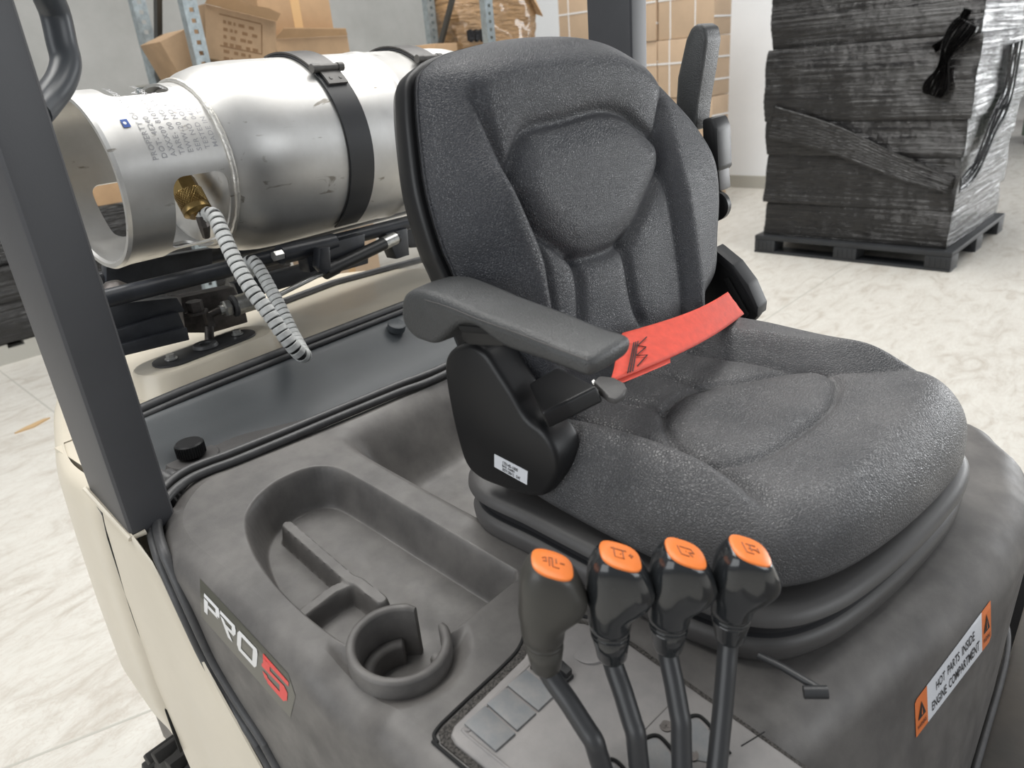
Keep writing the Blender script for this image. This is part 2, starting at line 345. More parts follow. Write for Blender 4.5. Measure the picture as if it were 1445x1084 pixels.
def band(P, w, n, amp, name, m, seed):
    """pleated ribbon of film following points P, pleats run along it"""
    r = np.random.default_rng(seed); Q = spline(P, 10); V = []; nn = Vector(n)
    for j, p in enumerate(Q):
        d = (Q[min(j+1, len(Q)-1)]-Q[max(j-1, 0)]).normalized(); s = nn.cross(d).normalized(); ww = w if not callable(w) else w(j/(len(Q)-1))
        for k in range(25):
            t = k/24-.5; V.append(p+s*ww*t+nn*(amp*(.5+.5*math.sin(k*2.4+seed+.2*math.sin(j*.5)))+.003))
    F = [(j*25+k, (j+1)*25+k, (j+1)*25+k+1, j*25+k+1) for j in range(len(Q)-1) for k in range(24)]
    o = mk(name, V, F, m, tl, 70); sol = o.modifiers.new('thick', 'SOLIDIFY'); sol.thickness = .0015; return o
def wp(x, y, side, off):
    """point on the left (-X) or right (-Y) face of the load"""
    n = WX if side == 'L' else WY; d = (cx-hx-off) if side == 'L' else (cy-hy-off); return pl(x, y, n, d)
band([wp(1086, 172, 'L', .024), wp(1170, 195, 'L', .03), wp(1260, 232, 'L', .03), wp(1344, 262, 'L', .032)], lambda t: .24-.13*t, -WX, .006, 'twisted_film', 'film2', 3)
band([wp(1352, 262, 'R', .03), wp(1375, 235, 'R', .03), wp(1398, 180, 'R', .03), wp(1420, 130, 'R', .03), wp(1432, 60, 'R', .03)], lambda t: .10+.22*t, -WY, .016, 'twisted_film', 'film', 5)
band([wp(1316, 135, 'L', .035), wp(1328, 108, 'L', .05), wp(1340, 70, 'L', .05), wp(1368, 30, 'L', .035)], lambda t: .11+.05*math.sin(t*9), -WX, .03, 'film_bunch', 'film2', 6)
band([wp(1318, 70, 'L', .03), wp(1345, 48, 'L', .045), wp(1368, 12, 'L', .035)], .05, -WX, .02, 'film_bunch', 'film', 9)
# left wrapped load far behind -------------------------------------------------
c0 = (.2, 5.55)
t2 = thing('wrapped_load', wpt(1.4, 6.2, FZ+.14), 'low wide load in black stretch film on the floor behind the left guard post', 'wrapped pallet')
for k, (hh, g) in enumerate(((.26, 0), (.24, .015), (.24, -.01))):
    b = MB(); film_box(b, 1.55, 6.35, 1.55+g, .62+g, FZ+.14+sum((.26, .24, .24)[:k]), FZ+.14+sum((.26, .24, .24)[:k+1])-.004, .03, .016, 0, 20+k); b.build('film_layer', 'film', t2, 60)
tp = thing('pallet', wpt(1.55, 6.35, FZ), 'weathered grey wooden pallet under the low wrapped load at left', 'pallet')
for j in range(3):
    b = MB(); wbox(b, 0, 3.1, 5.74+j*.55, 5.84+j*.55, FZ, FZ+.1); b.build('runner', 'skirt', tp)
for j in range(9):
    b = MB(); wbox(b, .0+j*.35, .25+j*.35, 5.74, 6.98, FZ+.1, FZ+.13); b.build('plank', 'skirt', tp)
# ------------------------------------------------------------------ cartons
def carton(a0, a1, b0, b1, z0, z1, label, m='box', group=None, rot=0, tilt=0, name='cardboard_box', taped=True, straps=None, printed=False):
    c = wpt((a0+a1)/2, (b0+b1)/2, z0); t = thing(name, c, label, 'box', group)
    h = Vector(((a1-a0)/2, (b1-b0)/2, (z1-z0)/2)); R = Matrix.Rotation(wy+rot, 3, 'Z') @ Matrix.Rotation(tilt, 3, 'Y'); cc = c+UP*(h.z*math.cos(tilt)+abs(math.sin(tilt))*h.x)
    b = MB(); b.box(cc-h, cc+h, 0, R, .006)
    b.build('carton', m, t, 40)
    e = .0015
    def strip(lo, hi, mm, nm): q = MB(); q.box(cc+R@Vector(lo)*0+Vector(lo), cc+Vector(hi), 0); return q
    def loc(lo, hi, nm, mm):
        lo, hi = Vector(lo), Vector(hi); q = MB(); mid = cc+R@((lo+hi)/2); hh = (hi-lo)/2; q.box(mid-hh, mid+hh, 0, R); q.build(nm, mm, t, 0)
    if taped:
        loc((-h.x, -.025, h.z-e), (h.x, .025, h.z+e), 'tape', 'tape'); loc((-h.x-e, -.025, h.z-.08), (-h.x+e, .025, h.z+e), 'tape', 'tape')
        loc((-.03, -h.y-e, -h.z), (.03, -h.y+e, h.z), 'tape', 'tape')
    if straps:
        for s in straps:
            if s[0] == 'v': loc((-h.x-.004, s[1]*h.y-.006, -h.z), (-h.x, s[1]*h.y+.006, h.z), 'strap', 'wstrap')
            if s[0] == 'h': loc((-h.x-.005, -h.y, s[1]*h.z-.008), (-h.x-.001, h.y, s[1]*h.z+.008), 'strap', 'wstrap')
            if s[0] == 'w': loc((-h.x, -h.y-.005, s[1]*h.z-.008), (h.x, -h.y-.001, s[1]*h.z+.008), 'strap', 'wstrap')
            if s[0] == 'x': loc((s[1]*h.x-.008, -h.y-.004, -h.z), (s[1]*h.x+.008, -h.y, h.z), 'strap', 'wstrap')
    if printed:
        q = MB(); rr = random.Random(4)
        x0, x1, zt = -h.x*.62, h.x*.55, h.z*.72
        def fr(xa, xb, za, zb): q.add([cc+R@Vector((x, -h.y-.0015, z)) for x, z in ((xa, za), (xb, za), (xb, zb), (xa, zb))], [(0, 1, 2, 3)])
        fr(x0, x1, zt, zt+.006); fr(x0, x1, -h.z*.45, -h.z*.45+.006); fr(x1, x1+.006, -h.z*.45, zt)
        for k in range(6):
            z = zt-.03-k*.036; x = x0+.02
            while x < x1-.05:
                w = rr.uniform(.01, .035); fr(x, x+w, z-.008, z+.008); x += w+rr.uniform(.008, .03)
        q.build('print', 'boxin', t, 0)
    return t, cc, h, R
# strapped carton stack against the white wall
X0 = 6.9
cq = ca(pl(1003, 180, WX, X0))[1]; ce = cq*1.0; XT = ca(pl(1027, 180, WY, cq))[0]
cols = [(cq, cq+.62), (cq+.63, cq+1.25), (cq+1.26, cq+1.9)]
rows = [(FZ+.12, FZ+.60), (FZ+.605, FZ+1.12), (FZ+1.125, FZ+1.66), (FZ+1.665, FZ+2.25)]
pos = ['nearest the white wall', 'in the middle column', 'in the column farthest left']
rn = ['bottom', 'second', 'third', 'top']
for i, (u0, u1) in enumerate(cols):
    for j, (z0, z1) in enumerate(rows):
        carton(X0+(.015 if (i+j) % 2 else 0), XT, u0, u1-.01, z0, z1, 'strapped brown carton %s, %s of the stack behind the seat' % (pos[i], rn[j]), 'boxp', 'strapped cartons behind the seat', taped=False,
               straps=[('v', -.35), ('v', .55), ('h', .2), ('w', .3), ('w', -.45)])
b = MB(); wbox(b, X0-.02, XT+.03, cq-.02, cq+1.93, FZ, FZ+.115, bev=.005); o = b.build('pallet', 'skirt', None, org=wpt(X0+.2, cq+1, FZ)); tag(o, 'grey pallet under the strapped carton stack', 'pallet')
# pallet rack ------------------------------------------------------------------
def rack_post(x, y, parent, holes=True, w=.075, d=.05, z1=1.3):
    b = MB(); n = 0
    # front face as perforated strip: thin C-section with teardrop slots
    z = FZ+.01; wbox(b, x-w/2, x-w/2+.004, y, y+d, FZ, z1); wbox(b, x+w/2-.004, x+w/2, y, y+d, FZ, z1)
    wbox(b, x-w/2, x-.012, y-.003, y, FZ, z1); wbox(b, x+.012, x+w/2, y-.003, y, FZ, z1)
    while z < z1:
        wbox(b, x-.012, x+.012, y-.003, y, z, z+.03); z += .05
    b.build('upright', 'galv', parent, 30)
def frame(name, px_front, y0, y1, label):
    x = px_front; t = thing(name, wpt(x, y0, FZ), label, 'rack', 'upright frames of the pallet rack')
    rack_post(x, y0, t); rack_post(x, y1, t)
    zl = [-1.45, -.70, .09, .95, 1.28]
    for k in range(4):
        ya_, yb_ = (y0+.05, y1) if k % 2 == 1 else (y1, y0+.05)
        q = MB(); A, B = wpt(x, ya_, zl[k]), wpt(x, yb_, zl[k+1]); q.tube([A, B], .022, 4); q.build('brace', 'rackdark', t, 20)
    q = MB(); q.tube([wpt(x, y0+.03, -.08), wpt(x, y1, -.08)], .018, 4); q.build('brace', 'galv', t, 20)
def onW(px, py, yw):
    p = pl(px, py, WY, yw); return ca(p)[0]
YF, YR = 4.0, 4.6
xa_ = onW(276, 40, YF); xb_ = onW(691, 25, YF); print('rack', xa_, xb_, onW(190, 55, YR), onW(609, 25, YR))
frame('pallet_rack', xa_, YF, YR, 'galvanised rack frame behind the collar end of the gas cylinder')
frame('pallet_rack', xb_, YF, YR, 'galvanised rack frame behind the top of the seat')
for yy, nm in ((YF-.03, 'front'), (YR+.42, 'rear')):
    b = MB(); wbox(b, xa_+.04, xb_-.04, yy, yy+.045, -.04, .065, bev=.004); o = b.build('rack_beam', 'galv', None, org=wpt(xa_, yy, -.13)); tag(o, 'grey %s beam of the pallet rack between the two upright frames' % nm, 'beam')
b = MB(); wbox(b, xa_+.045, xb_-.045, YF+.04, YR+.50, .066, .078); o = b.build('rack_shelf', 'skirt', None, org=wpt(xa_, YF, -.02)); tag(o, 'board shelf of the rack carrying the loose cardboard boxes', 'shelf')
# open carton leaning behind the cylinder
YB = 4.08; SH = .079
def bx(p0, p1, y0, y1, **k):
    """carton whose front face spans two sight points at depth y0"""
    A, B = pl(*p0, WY, y0), pl(*p1, WY, y0); a_, b_ = ca(A)[0], ca(B)[0]
    return carton(a_, b_, y0, y1, SH, max(A.z, B.z), **k)
t, cc, h, R = bx((300, 95), (384, 28), YB, YB+.26, label='torn open brown carton tilted against a rack upright, ink stamp on its face', m='boxd', tilt=math.radians(13), taped=False, printed=True)
for k, (sx, ang, ln) in enumerate(((-1, 55, .07), (1, 35, .05))):
    q = MB(); e1 = cc+R@Vector((-h.x, sx*h.y, h.z)); e2 = cc+R@Vector((h.x, sx*h.y, h.z)); d = (R@Vector((0, sx*math.sin(math.radians(ang)), math.cos(math.radians(ang)))))*ln
    P = [e1, e1.lerp(e2, .25)+d*.0, e1.lerp(e2, .5), e1.lerp(e2, .75), e2, e2+d*.8, e1.lerp(e2, .8)+d*1.05, e1.lerp(e2, .5)+d*.9, e1.lerp(e2, .3)+d*1.12, e1+d*.7]
    q.prism(P, (0, sx*.004, 0)); q.build('flap', 'box', t, 20)
carton(onW(370, 40, 4.36), onW(471, 40, 4.36), 4.36, 4.8, pl(470, 47, WY, 4.36).z, .66, 'clean brown carton resting on the low opened box, behind the cylinder', 'box')
t, cc, h, R = carton(onW(388, 60, 4.3), onW(492, 60, 4.3), 4.3, 4.8, SH, pl(470, 49, WY, 4.3).z-.008, 'low brown carton with folded rim under the clean carton, behind the cylinder', 'boxd', taped=False)
for q in (-1, 1):
    w = MB(); w.prism([cc+R@Vector((-h.x, q*h.y, h.z)), cc+R@Vector((h.x, q*h.y, h.z)), cc+R@Vector((h.x*.9, q*(h.y+.03), h.z+.035)), cc+R@Vector((-h.x*.8, q*(h.y+.04), h.z+.05))], (0, 0, .005)); w.build('flap', 'box', t, 20)
carton(onW(241, 90, 4.1), onW(284, 90, 4.1), 4.1, 4.36, SH, .27, 'brown carton tipped on its side left of the front rack upright', 'boxd', tilt=math.radians(-20), taped=False)
t, cc, h, R = carton(onW(604, 70, 4.2), onW(648, 70, 4.2), 4.22, 4.6, SH, pl(640, 60, WY, 4.2).z, 'flat brown carton flap poking out left of the film wrapped bale', 'box', rot=.25, taped=False)
# film-wrapped crumpled bale with printed characters
A, B = onW(652, 20, 4.35), onW(764, 20, 4.35)
tb = thing('wrapped_bale', wpt((A+B)/2, 4.6, SH), 'bulging brown carton bale in clear film with dark printed characters, behind the seat top', 'bale')
q = MB(); n = 40; V = []
for j in range(25):
    v = j/24; z = SH+.52*v
    for k in range(n):
        t_ = 2*PI*k/n; r1 = (abs(math.cos(t_))**.5)*math.copysign(1, math.cos(t_)); r2 = (abs(math.sin(t_))**.5)*math.copysign(1, math.sin(t_))
        f = 1+.06*math.sin(v*5+k*.5)+.03*math.sin(k*2.1+v*14)-.22*max(0, v-.55)
        V.append(wpt((A+B)/2+r1*(B-A)/2*f, 4.6+r2*.24*f, z))
q.add(V, [(j*n+k, j*n+(k+1) % n, (j+1)*n+(k+1) % n, (j+1)*n+k) for j in range(24) for k in range(n)]+[tuple(24*n+k for k in range(n)), tuple(range(n))[::-1]])
M['wrapc'] = mat('film_over_cardboard', (.38, .23, .11), .25, bump=1, bscale=9, dist=.06, var=.22, vscale=6, coat=.7, stretch=(1, 1, 5), det=6)
q.build('bale', 'wrapc', tb, 60)
q = MB(); rr = random.Random(2)
for c_ in range(4):
    base = wpt(onW(663, 50, 4.31)+c_*.058, 4.31, pl(676, 57, WY, 4.335).z)
    for (x0, z0, x1, z1) in ((0, .0, .044, .006), (0, .028, .044, .034), (0, .060, .044, .066), (.0, 0, .006, .07), (.038, 0, .044, .07), (.019, -.01, .025, .075), (.008, .012, .036, .018)):
        if rr.random() < .86: q.box(base+WX*x0+UP*z0, base+WX*x1+UP*z1+WY*.03)
q.build('print', 'black_p', tb, 0)
q = MB(); q.prism([wpt(B-.19, 4.33, .56), wpt(B+.02, 4.35, .34), wpt(B+.0, 4.4, .36), wpt(B-.1, 4.42, .66), wpt(B-.2, 4.4, .62)], WY*.006); q.build('flap', 'box', tb, 20)
# small cartons low behind the cylinder
p = PY(157, 256, 5.6); carton(p.dot(WX)-.14, p.dot(WX)+.17, p.dot(WY), p.dot(WY)+.4, FZ+.90, FZ+1.22, 'brown carton with one white strap on the low wrapped load, seen through the cylinder collar', 'box', taped=False, straps=[('x', .35)])
p = PY(490, 355, 4.6); carton(p.dot(WX)-.25, p.dot(WX)+.28, p.dot(WY), p.dot(WY)+.4, FZ, p.z+.25, 'pale brown carton on the floor seen in the gap under the cylinder', 'boxp', taped=True)
# wood chip and far items
p = PZ(45, 602, FZ); q = MB(); q.prism([p+Vector(v) for v in ((-.09, -.02, 0), (.0, -.03, 0), (.1, .02, 0), (.07, .035, 0), (-.03, .01, 0))], (0, 0, .008)); o = q.build('wood_chip', 'wood', None, 0, org=p); tag(o, 'small flat wood scrap lying on the floor left of the guard post', 'wood scrap')
p = PZ(1443, 205, FZ)
t = thing('machine_cabinet', p, 'dark green machine cabinet at the far right edge beyond the wrapped load', 'machine')
q = MB(); wbox(q, p.dot(WX), p.dot(WX)+1.2, p.dot(WY)-1.5, p.dot(WY)+.04, FZ+.12, FZ+.75, bev=.02); q.build('body', 'green', t)
q = MB(); wbox(q, p.dot(WX)+.05, p.dot(WX)+1.1, p.dot(WY)-1.45, p.dot(WY)-.0, FZ, FZ+.12, bev=.01); q.build('plinth', 'black', t)
t = thing('storage_shelf', p+WX*3, 'distant shelf with dull red boards at the far right edge', 'shelf')
for k in range(3):
    q = MB(); wbox(q, p.dot(WX)+3, p.dot(WX)+3.5, p.dot(WY)-1.6, p.dot(WY)+.55, FZ+.5+k*.55, FZ+.56+k*.55); q.build('board', 'redd', t)
for k in (0, 1):
    q = MB(); wbox(q, p.dot(WX)+3, p.dot(WX)+3.06, p.dot(WY)-1.6+k*2.1, p.dot(WY)-1.54+k*2.1, FZ, FZ+2); q.build('post', 'redd', t)
# ================================================================== GAS CYLINDER
TY, TZ = 1.215, -.108
tk = thing('gas_cylinder', (.62, TY, TZ), 'scratched aluminium gas cylinder lying across the back of the forklift', 'gas cylinder')
AX = Vector((1, 0, 0))
def tp(x, r, a):  # point on the cylinder; a = angle from straight up, positive towards the seat
    return Vector((x, TY-r*math.sin(a), TZ+r*math.cos(a)))
prof = [(.588, .02), (.590, .10), (.600, .118), (.618, .131), (.640, .143), (.664, .150), (.69, .1535), (.72, .155)]+[(.72+.04*k, .155) for k in range(1, 7)]
prof += [(.972, .155), (.976, .1566), (.986, .1572), (.992, .155), (1.18, .155), (1.205, .1535), (1.23, .149), (1.25, .14), (1.265, .12), (1.27, .08), (1.27, .02)]
q = MB(); q.lathe((0, TY, TZ), AX, prof, 96); q.build('shell', 'alu', tk, 50)
# rolled collar with cut-outs (real openings)
q = MB(); rc, th = .1275, .0035
cp = [(.470, rc), (.62, rc+.001), (.62, rc-th), (.470, rc-th), (.462, rc-th-.001), (.455, rc-.007), (.450, rc-.010), (.446, rc-.007), (.446, rc-.001), (.451, rc+.002), (.46, rc+.001)]
NN = 144; a_ = Vector((0, 0, 1)); b_ = Vector((0, -1, 0)); V = []
for x, r in cp:
    for k in range(NN): t_ = 2*PI*k/NN; V.append(Vector((x, TY, TZ))+(a_*math.cos(t_)+b_*math.sin(t_))*r)
nc = len(cp); q.add(V, [(j*NN+k, j*NN+(k+1) % NN, ((j+1) % nc)*NN+(k+1) % NN, ((j+1) % nc)*NN+k) for j in range(nc) for k in range(NN)])
col = q.build('collar', 'alu', tk, 40)
def rrect(w, h, r, n=6):
    P = []
    for (sx, sy, a0) in ((1, 1, 0), (-1, 1, 90), (-1, -1, 180), (1, -1, 270)):
        for k in range(n+1): a = math.radians(a0+90*k/n); P.append((sx*(w/2-r)+r*math.cos(a), sy*(h/2-r)+r*math.sin(a)))
    return P
cut = MB()
for (x0, x1, a0, a1, rr_) in ((.517, .607, 90, 150, .02), (.492, .588, -34, 27, .014), (.50, .59, 218, 262, .015), (.52, .60, 152, 196, .015)):
    am = math.radians((a0+a1)/2); ha = math.radians((a1-a0)/2); hw = math.sin(ha)*rc; rd = b_*math.sin(am)+a_*math.cos(am); tg = b_*math.cos(am)-a_*math.sin(am)
    c = Vector(((x0+x1)/2, TY, TZ))+rd*(rc*.35)
    cut.prism([c+AX*u+tg*v for u, v in rrect(x1-x0, 2*hw, rr_)], rd*.12)
oc = cut.build('cutter', 'alu', tk, 0)
bo = col.modifiers.new('b', 'BOOLEAN'); bo.operation = 'DIFFERENCE'; bo.object = oc; bo.solver = 'EXACT'
bpy.context.view_layer.update(); dg = bpy.context.evaluated_depsgraph_get(); me = bpy.data.meshes.new_from_object(col.evaluated_get(dg))
col.modifiers.clear(); col.data = me; me.set_sharp_from_angle(angle=math.radians(35)); bpy.data.objects.remove(oc)
def ring(x, r, w, tube, name, m, n=96):
    q = MB(); P = [Vector((x+random.uniform(-1, 1)*.0006, TY, TZ))+(a_*math.cos(2*PI*k/n)+b_*math.sin(2*PI*k/n))*(r+random.uniform(-1, 1)*.0004) for k in range(n+1)]
    q.tube(P, tube, 8, cap=False); return q.build(name, m, tk)
ring(.617, .131, 0, .0045, 'weld_bead', 'weld')
# seam on the collar, stamped lettering wrapped round it
lines = [('PROPERTY OF  GAS SUPPLY', 0, 0), ('DOT- 4E240', 0, 1), ('AXXX09 8107010V S A', 0, 2), ('TARE- 00 NO. VAS 0950 WS', 0, 3), ('EWW-20 NO. CY. 33', 0, 4), ('SER NO AO1725', 0, 5), ('TESTED 04/23', 0, 6), ('MADE IN THAILAND', 0, 7)]
q = MB(); sz = .0112
for s, da, li in lines:
    V2, F2 = text2d(s, sz, bold=.0001, sp=1.12)
    x0 = .509+li*.0136; a0 = math.radians(78-(li*.4))-da*.62*(1 if da else 0)
    q.add([tp(x0-v, rc+.0009, a0-u/rc) for u, v in V2], F2)
V2, F2 = text2d('MH', .011); q.add([tp(.585-v, rc+.0009, math.radians(22)-u/rc) for u, v in V2], F2)
V2, F2 = text2d('(CRV)', .009); q.add([tp(.598-v, rc+.0009, math.radians(24)-u/rc) for u, v in V2], F2)
tag(q.build('stamped_text', 'stamp', tk, 0), kind='stuff')
q = MB(); n = 8
V = [tp(.482+.010*i, rc+.0012, math.radians(49+6*j/4)) for j in range(5) for i in (0, 1)]
q.add(V, [(2*j, 2*j+1, 2*j+3, 2*j+2) for j in range(4)], 0)
V = [tp(.486+.0025*math.cos(t_), rc+.0016, math.radians(52)+.0025*math.sin(t_)/rc) for t_ in np.linspace(0, 2*PI, 12)[:-1]]
q.add(V, [tuple(range(11))], 1); q.build('blue_sticker', ['blue', 'white_p'], tk, 0)
# inner disc of the cylinder head and the valve inside the collar
q = MB(); q.lathe((0, TY, TZ), AX, [(.575, .045), (.60, .05), (.60, .0)], 24); q.build('valve_boss', 'alu', tk)
q = MB(); q.lathe((.50, TY-.02, TZ-.02), AX, [(0, .012), (.03, .016), (.09, .018)], 16); q.build('valve_stem', 'brass', tk)
vq0 = PY(262, 266, TY-.085); vq1 = PY(283, 306, TY-.112)
vd = (vq1-vq0).normalized()
q = MB(); q.tube([vq0-vd*.05, vq0-vd*.004], .012, 6); q.lathe(vq0, vd, [(-.014, .020), (.008, .021), (.008, .013)], 6); q.build('valve_outlet', 'brass', tk, 20)
# ================================================================== FORKLIFT
fk = thing('forklift', (.7, .5, FZ), 'cream and dark grey forklift filling the picture, black vinyl seat and four orange topped levers', 'forklift')
# ---- hood
XA, XB, YA, YB_ = .262, 1.09, .16, .775
FRX = [.26, .42, .436, .5, .609, .721, .822, .95, 1.05, 1.10]; FRY = [.17, .165, .165, .148, .120, .088, .070, .066, .090, .135]
def warp(x, y):
    w = np.interp(x, FRX, FRY)+.012-YA; yy = y+w*(1-sm((y-YA)/.20))
    yy = yy+np.interp(x, [.262, .33, .40, .47, .56, .77, 1.09], [.022, .030, .024, .014, .005, -.008, -.010])*sm((y-.60)/.175)
    px, py = np.clip((x-XA)/.085, 0, 1), np.clip((YB_-y)/.085, 0, 1); k = ((1-px)*(1-py))**1.7
    return x+.022*k, yy-.026*k
TR = sm2([(.453, .47), (.453, .56), (.453, .66), (.448, .712), (.42, .737), (.37, .737), (.325, .71), (.298, .66), (.283, .60), (.277, .54), (.278, .49), (.283, .462)], 5)+[(.283, .455), (.30, .43), (.353, .419), (.444, .417), (.453, .425)]
cg_ = PH(600, 866, .008); CC = PH(562, 903, .008); GA = math.degrees(math.atan2(cg_.y-CC.y, cg_.x-CC.x)); CX, CY = CC.x, CC.y; print('cup', CX, CY, [round(PH(*p, .008).x-CX, 3) for p in ((492, 905), (632, 885))])
DV = [(PH(*p, -.03).x, PH(*p, -.03).y) for p in ((407, 744), (494, 820), (506, 824), (538, 849))]
DV2 = [(PH(*p, -.03).x, PH(*p, -.03).y) for p in ((497, 822), (470, 834), (425, 868))]
PN = [(.25, .10), (.25, .35), (.262, .362), (.375, .362), (.40, .372), (.425, .362), (.447, .335), (.462, .30), (.440, .13), (.435, .0), (.25, .0)]
def hood_h(x, y):
    z = hz(x, y)
    # seat well
    dep = (.036+.046*sm((y-.40)/.2))*sm((x-.489)/.040)*sm((.94-x)/.03)*sm((.775-y)/.085)*sm((y-.16)/.22)
    z = z-dep
    # tray
    if np.any((x < .5) & (y > .38)):
        sd = sdpoly(x, y, TR); f = sm((-sd+.002)/.017); d = .050*f
        for P, top, w in ((DV, .026, .0055), (DV2, .028, .005)):
            r = segd(x, y, P); rib = sm((w+.006-r)/.006); d = np.where(sd < .02, d-np.maximum(0, d-top)*rib, d)
        rr_ = np.hypot(x-CX, y-CY); inner = sm((.0455-rr_)/.004); d = d*(1-inner)+inner*.050
        skirt = sm((.068-rr_)/.024)*(rr_ > .0440)*sm((sd+.0)/.012); d = d+.012*skirt*(1-inner)
        z = z-d
    return z
def grid(b, xs, ys, skip=None, i=0):
    Xg, Yg = np.meshgrid(xs, ys); xx, yy = warp(Xg, Yg); Z = hood_h(xx, yy)
    n = len(xs); V = list(zip(xx.ravel(), yy.ravel(), Z.ravel())); F = []
    for j in range(len(ys)-1):
        for k in range(n-1):
            if skip and skip(.5*(xs[k]+xs[k+1]), .5*(ys[j]+ys[j+1])): continue
            F.append((j*n+k, j*n+k+1, (j+1)*n+k+1, (j+1)*n+k))
    used = sorted({a for f in F for a in f}); mp_ = {a: i_ for i_, a in enumerate(used)}
    b.add([V[a] for a in used], [tuple(mp_[a] for a in f) for f in F], i)
xs0 = np.linspace(.262, .472, 43); xs1 = np.linspace(.472, XB, 104)[1:]; xs = np.concatenate([xs0, xs1])
ysa = np.linspace(YA, .388, 47); ysb = np.linspace(.388, .748, 73)[1:]; ysc = np.array([.758, YB_]); ys = np.concatenate([ysa, ysb, ysc])
b = MB()
grid(b, xs, ys, lambda x, y: (x < .472 and .388 < y < .748))
grid(b, np.linspace(.262, .472, 169), np.linspace(.388, .748, 289))
# rim loops round the interior rectangle
per = []
for y in ys[::-1]: per.append((XA, y, -1, 0))
ang = lambda a: (math.cos(math.radians(a)), math.sin(math.radians(a)))
for a in np.linspace(180, 270, 8)[1:-1]: per.append((XA, YA, *ang(a)))
for x in xs: per.append((x, YA, 0, -1))
for a in np.linspace(-90, 0, 8)[1:-1]: per.append((XB, YA, *ang(a)))
for y in ys: per.append((XB, y, 1, 0))
for a in np.linspace(0, 90, 8)[1:-1]: per.append((XB, YB_, *ang(a)))
for x in xs[::-1]: per.append((x, YB_, 0, 1))
for a in np.linspace(90, 180, 8)[1:-1]: per.append((XA, YB_, *ang(a)))
R0 = .03; rings = []
prs = [(R0*math.sin(t_), R0*(1-math.cos(t_))) for t_ in np.linspace(0, PI/2*.93, 9)]
def base_pt(x, y, nx, ny, xs_, ys_):
    zl = np.interp(y, [.0, .4, .637, .683, .732, .76, .80], [-1.0, -.93, -.698, -.626, -.56, -.50, -.47])
    L = Vector((.230, ys_, zl)); Rr = Vector((1.135, ys_, -.75)); Fr = Vector((xs_, float(np.interp(xs_, [.9, 1.0, 1.06, 1.1, 1.12], [.030, .036, .052, .075, .10])), -.78)); Re = Vector((xs_, ys_+.002, -.49))
    if nx < -.99: return L
    if nx > .99: return Rr
    if ny < -.99: return Fr
    if ny > .99: return Re
    t_ = abs(ny)/(abs(nx)+abs(ny)); return ((L if nx < 0 else Rr).lerp(Fr if ny < 0 else Re, t_))
for (d, hdrop) in prs:
    row = []
    for (x, y, nx, ny) in per:
        xx, yy = warp(np.array(x), np.array(y)); xx, yy = float(xx), float(yy)
        k = 1.7 if ny < -.5 else 1.0; kz = .35 if ny > .5 else k
        row.append(Vector((xx+nx*d*1.0, yy+ny*d*k, float(hood_h(np.array(xx), np.array(yy)))-hdrop*kz)))
    rings.append(row)
last = rings[-1]
for f in (.12, .25, .4, .55, .7, .85, 1):
    rings.append([p.lerp(base_pt(x, y, nx, ny, p.x, p.y), f) for p, (x, y, nx, ny) in zip(last, per)])
n = len(per); V = [p for r_ in rings for p in r_]
b.add(V, [(j*n+k, j*n+(k+1) % n, (j+1)*n+(k+1) % n, (j+1)*n+k) for j in range(len(rings)-1) for k in range(n)])
hood = b.build('hood', 'hood', fk, 60)
def arc_wall(r0, r1, z0, z1, a0, a1, name):
    q = MB(); w = (r1-r0); c_ = w*.34; sc = [(r0, z0), (r0, z1-c_), (r0+c_*.3, z1-c_*.3), (r0+c_, z1), (r1-c_, z1), (r1-c_*.3, z1-c_*.3), (r1, z1-c_), (r1, z0)]
    n_ = 64; V = []; k_ = len(sc)
    for j in range(n_+1):
        t_ = j/n_; a = math.radians(a0+(a1-a0)*t_); e_ = min(t_, 1-t_)*n_; f_ = min(1, .7+e_*.15)
        for r_, z_ in sc:
            rm = (r0+r1)/2; x = CX+math.cos(a)*(rm+(r_-rm)*f_); y = CY+math.sin(a)*(rm+(r_-rm)*f_)
            V.append(Vector((x, y, hz(CX, CY)+HS*(y-CY)+(z_ if z_ < z1-c_*1.5 else z_-(1-f_)*c_*2))))
    q.add(V, [(j*k_+i, j*k_+(i+1) % k_, (j+1)*k_+(i+1) % k_, (j+1)*k_+i) for j in range(n_) for i in range(k_)]+[tuple(range(k_)), tuple(n_*k_+i for i in range(k_))])
    return q.build(name, 'hood', hood, 60)
arc_wall(.0385, .0475, -.052, .007, GA+20, GA+337, 'cup_ring')
arc_wall(.0270, .0392, -.052, -.026, GA+40, GA+165, 'cup_ledge'); arc_wall(.0270, .0392, -.052, -.026, GA-75, GA-22, 'cup_ledge')
def side_x(y, z):
    """x of the right hood skirt at height z"""
    zt = hz(0, y); zl = float(np.interp(y, [.0, .4, .637, .683, .732, .76, .80], [-1.0, -.93, -.698, -.626, -.56, -.50, -.47])); d = zt-z
    if d < R0*.9:
        c_ = min(1, max(-1, 1-d/R0)); return XA-R0*math.sin(math.acos(c_))
    return (XA-R0)+(.230-(XA-R0))*(d-R0)/(zt-zl-R0)
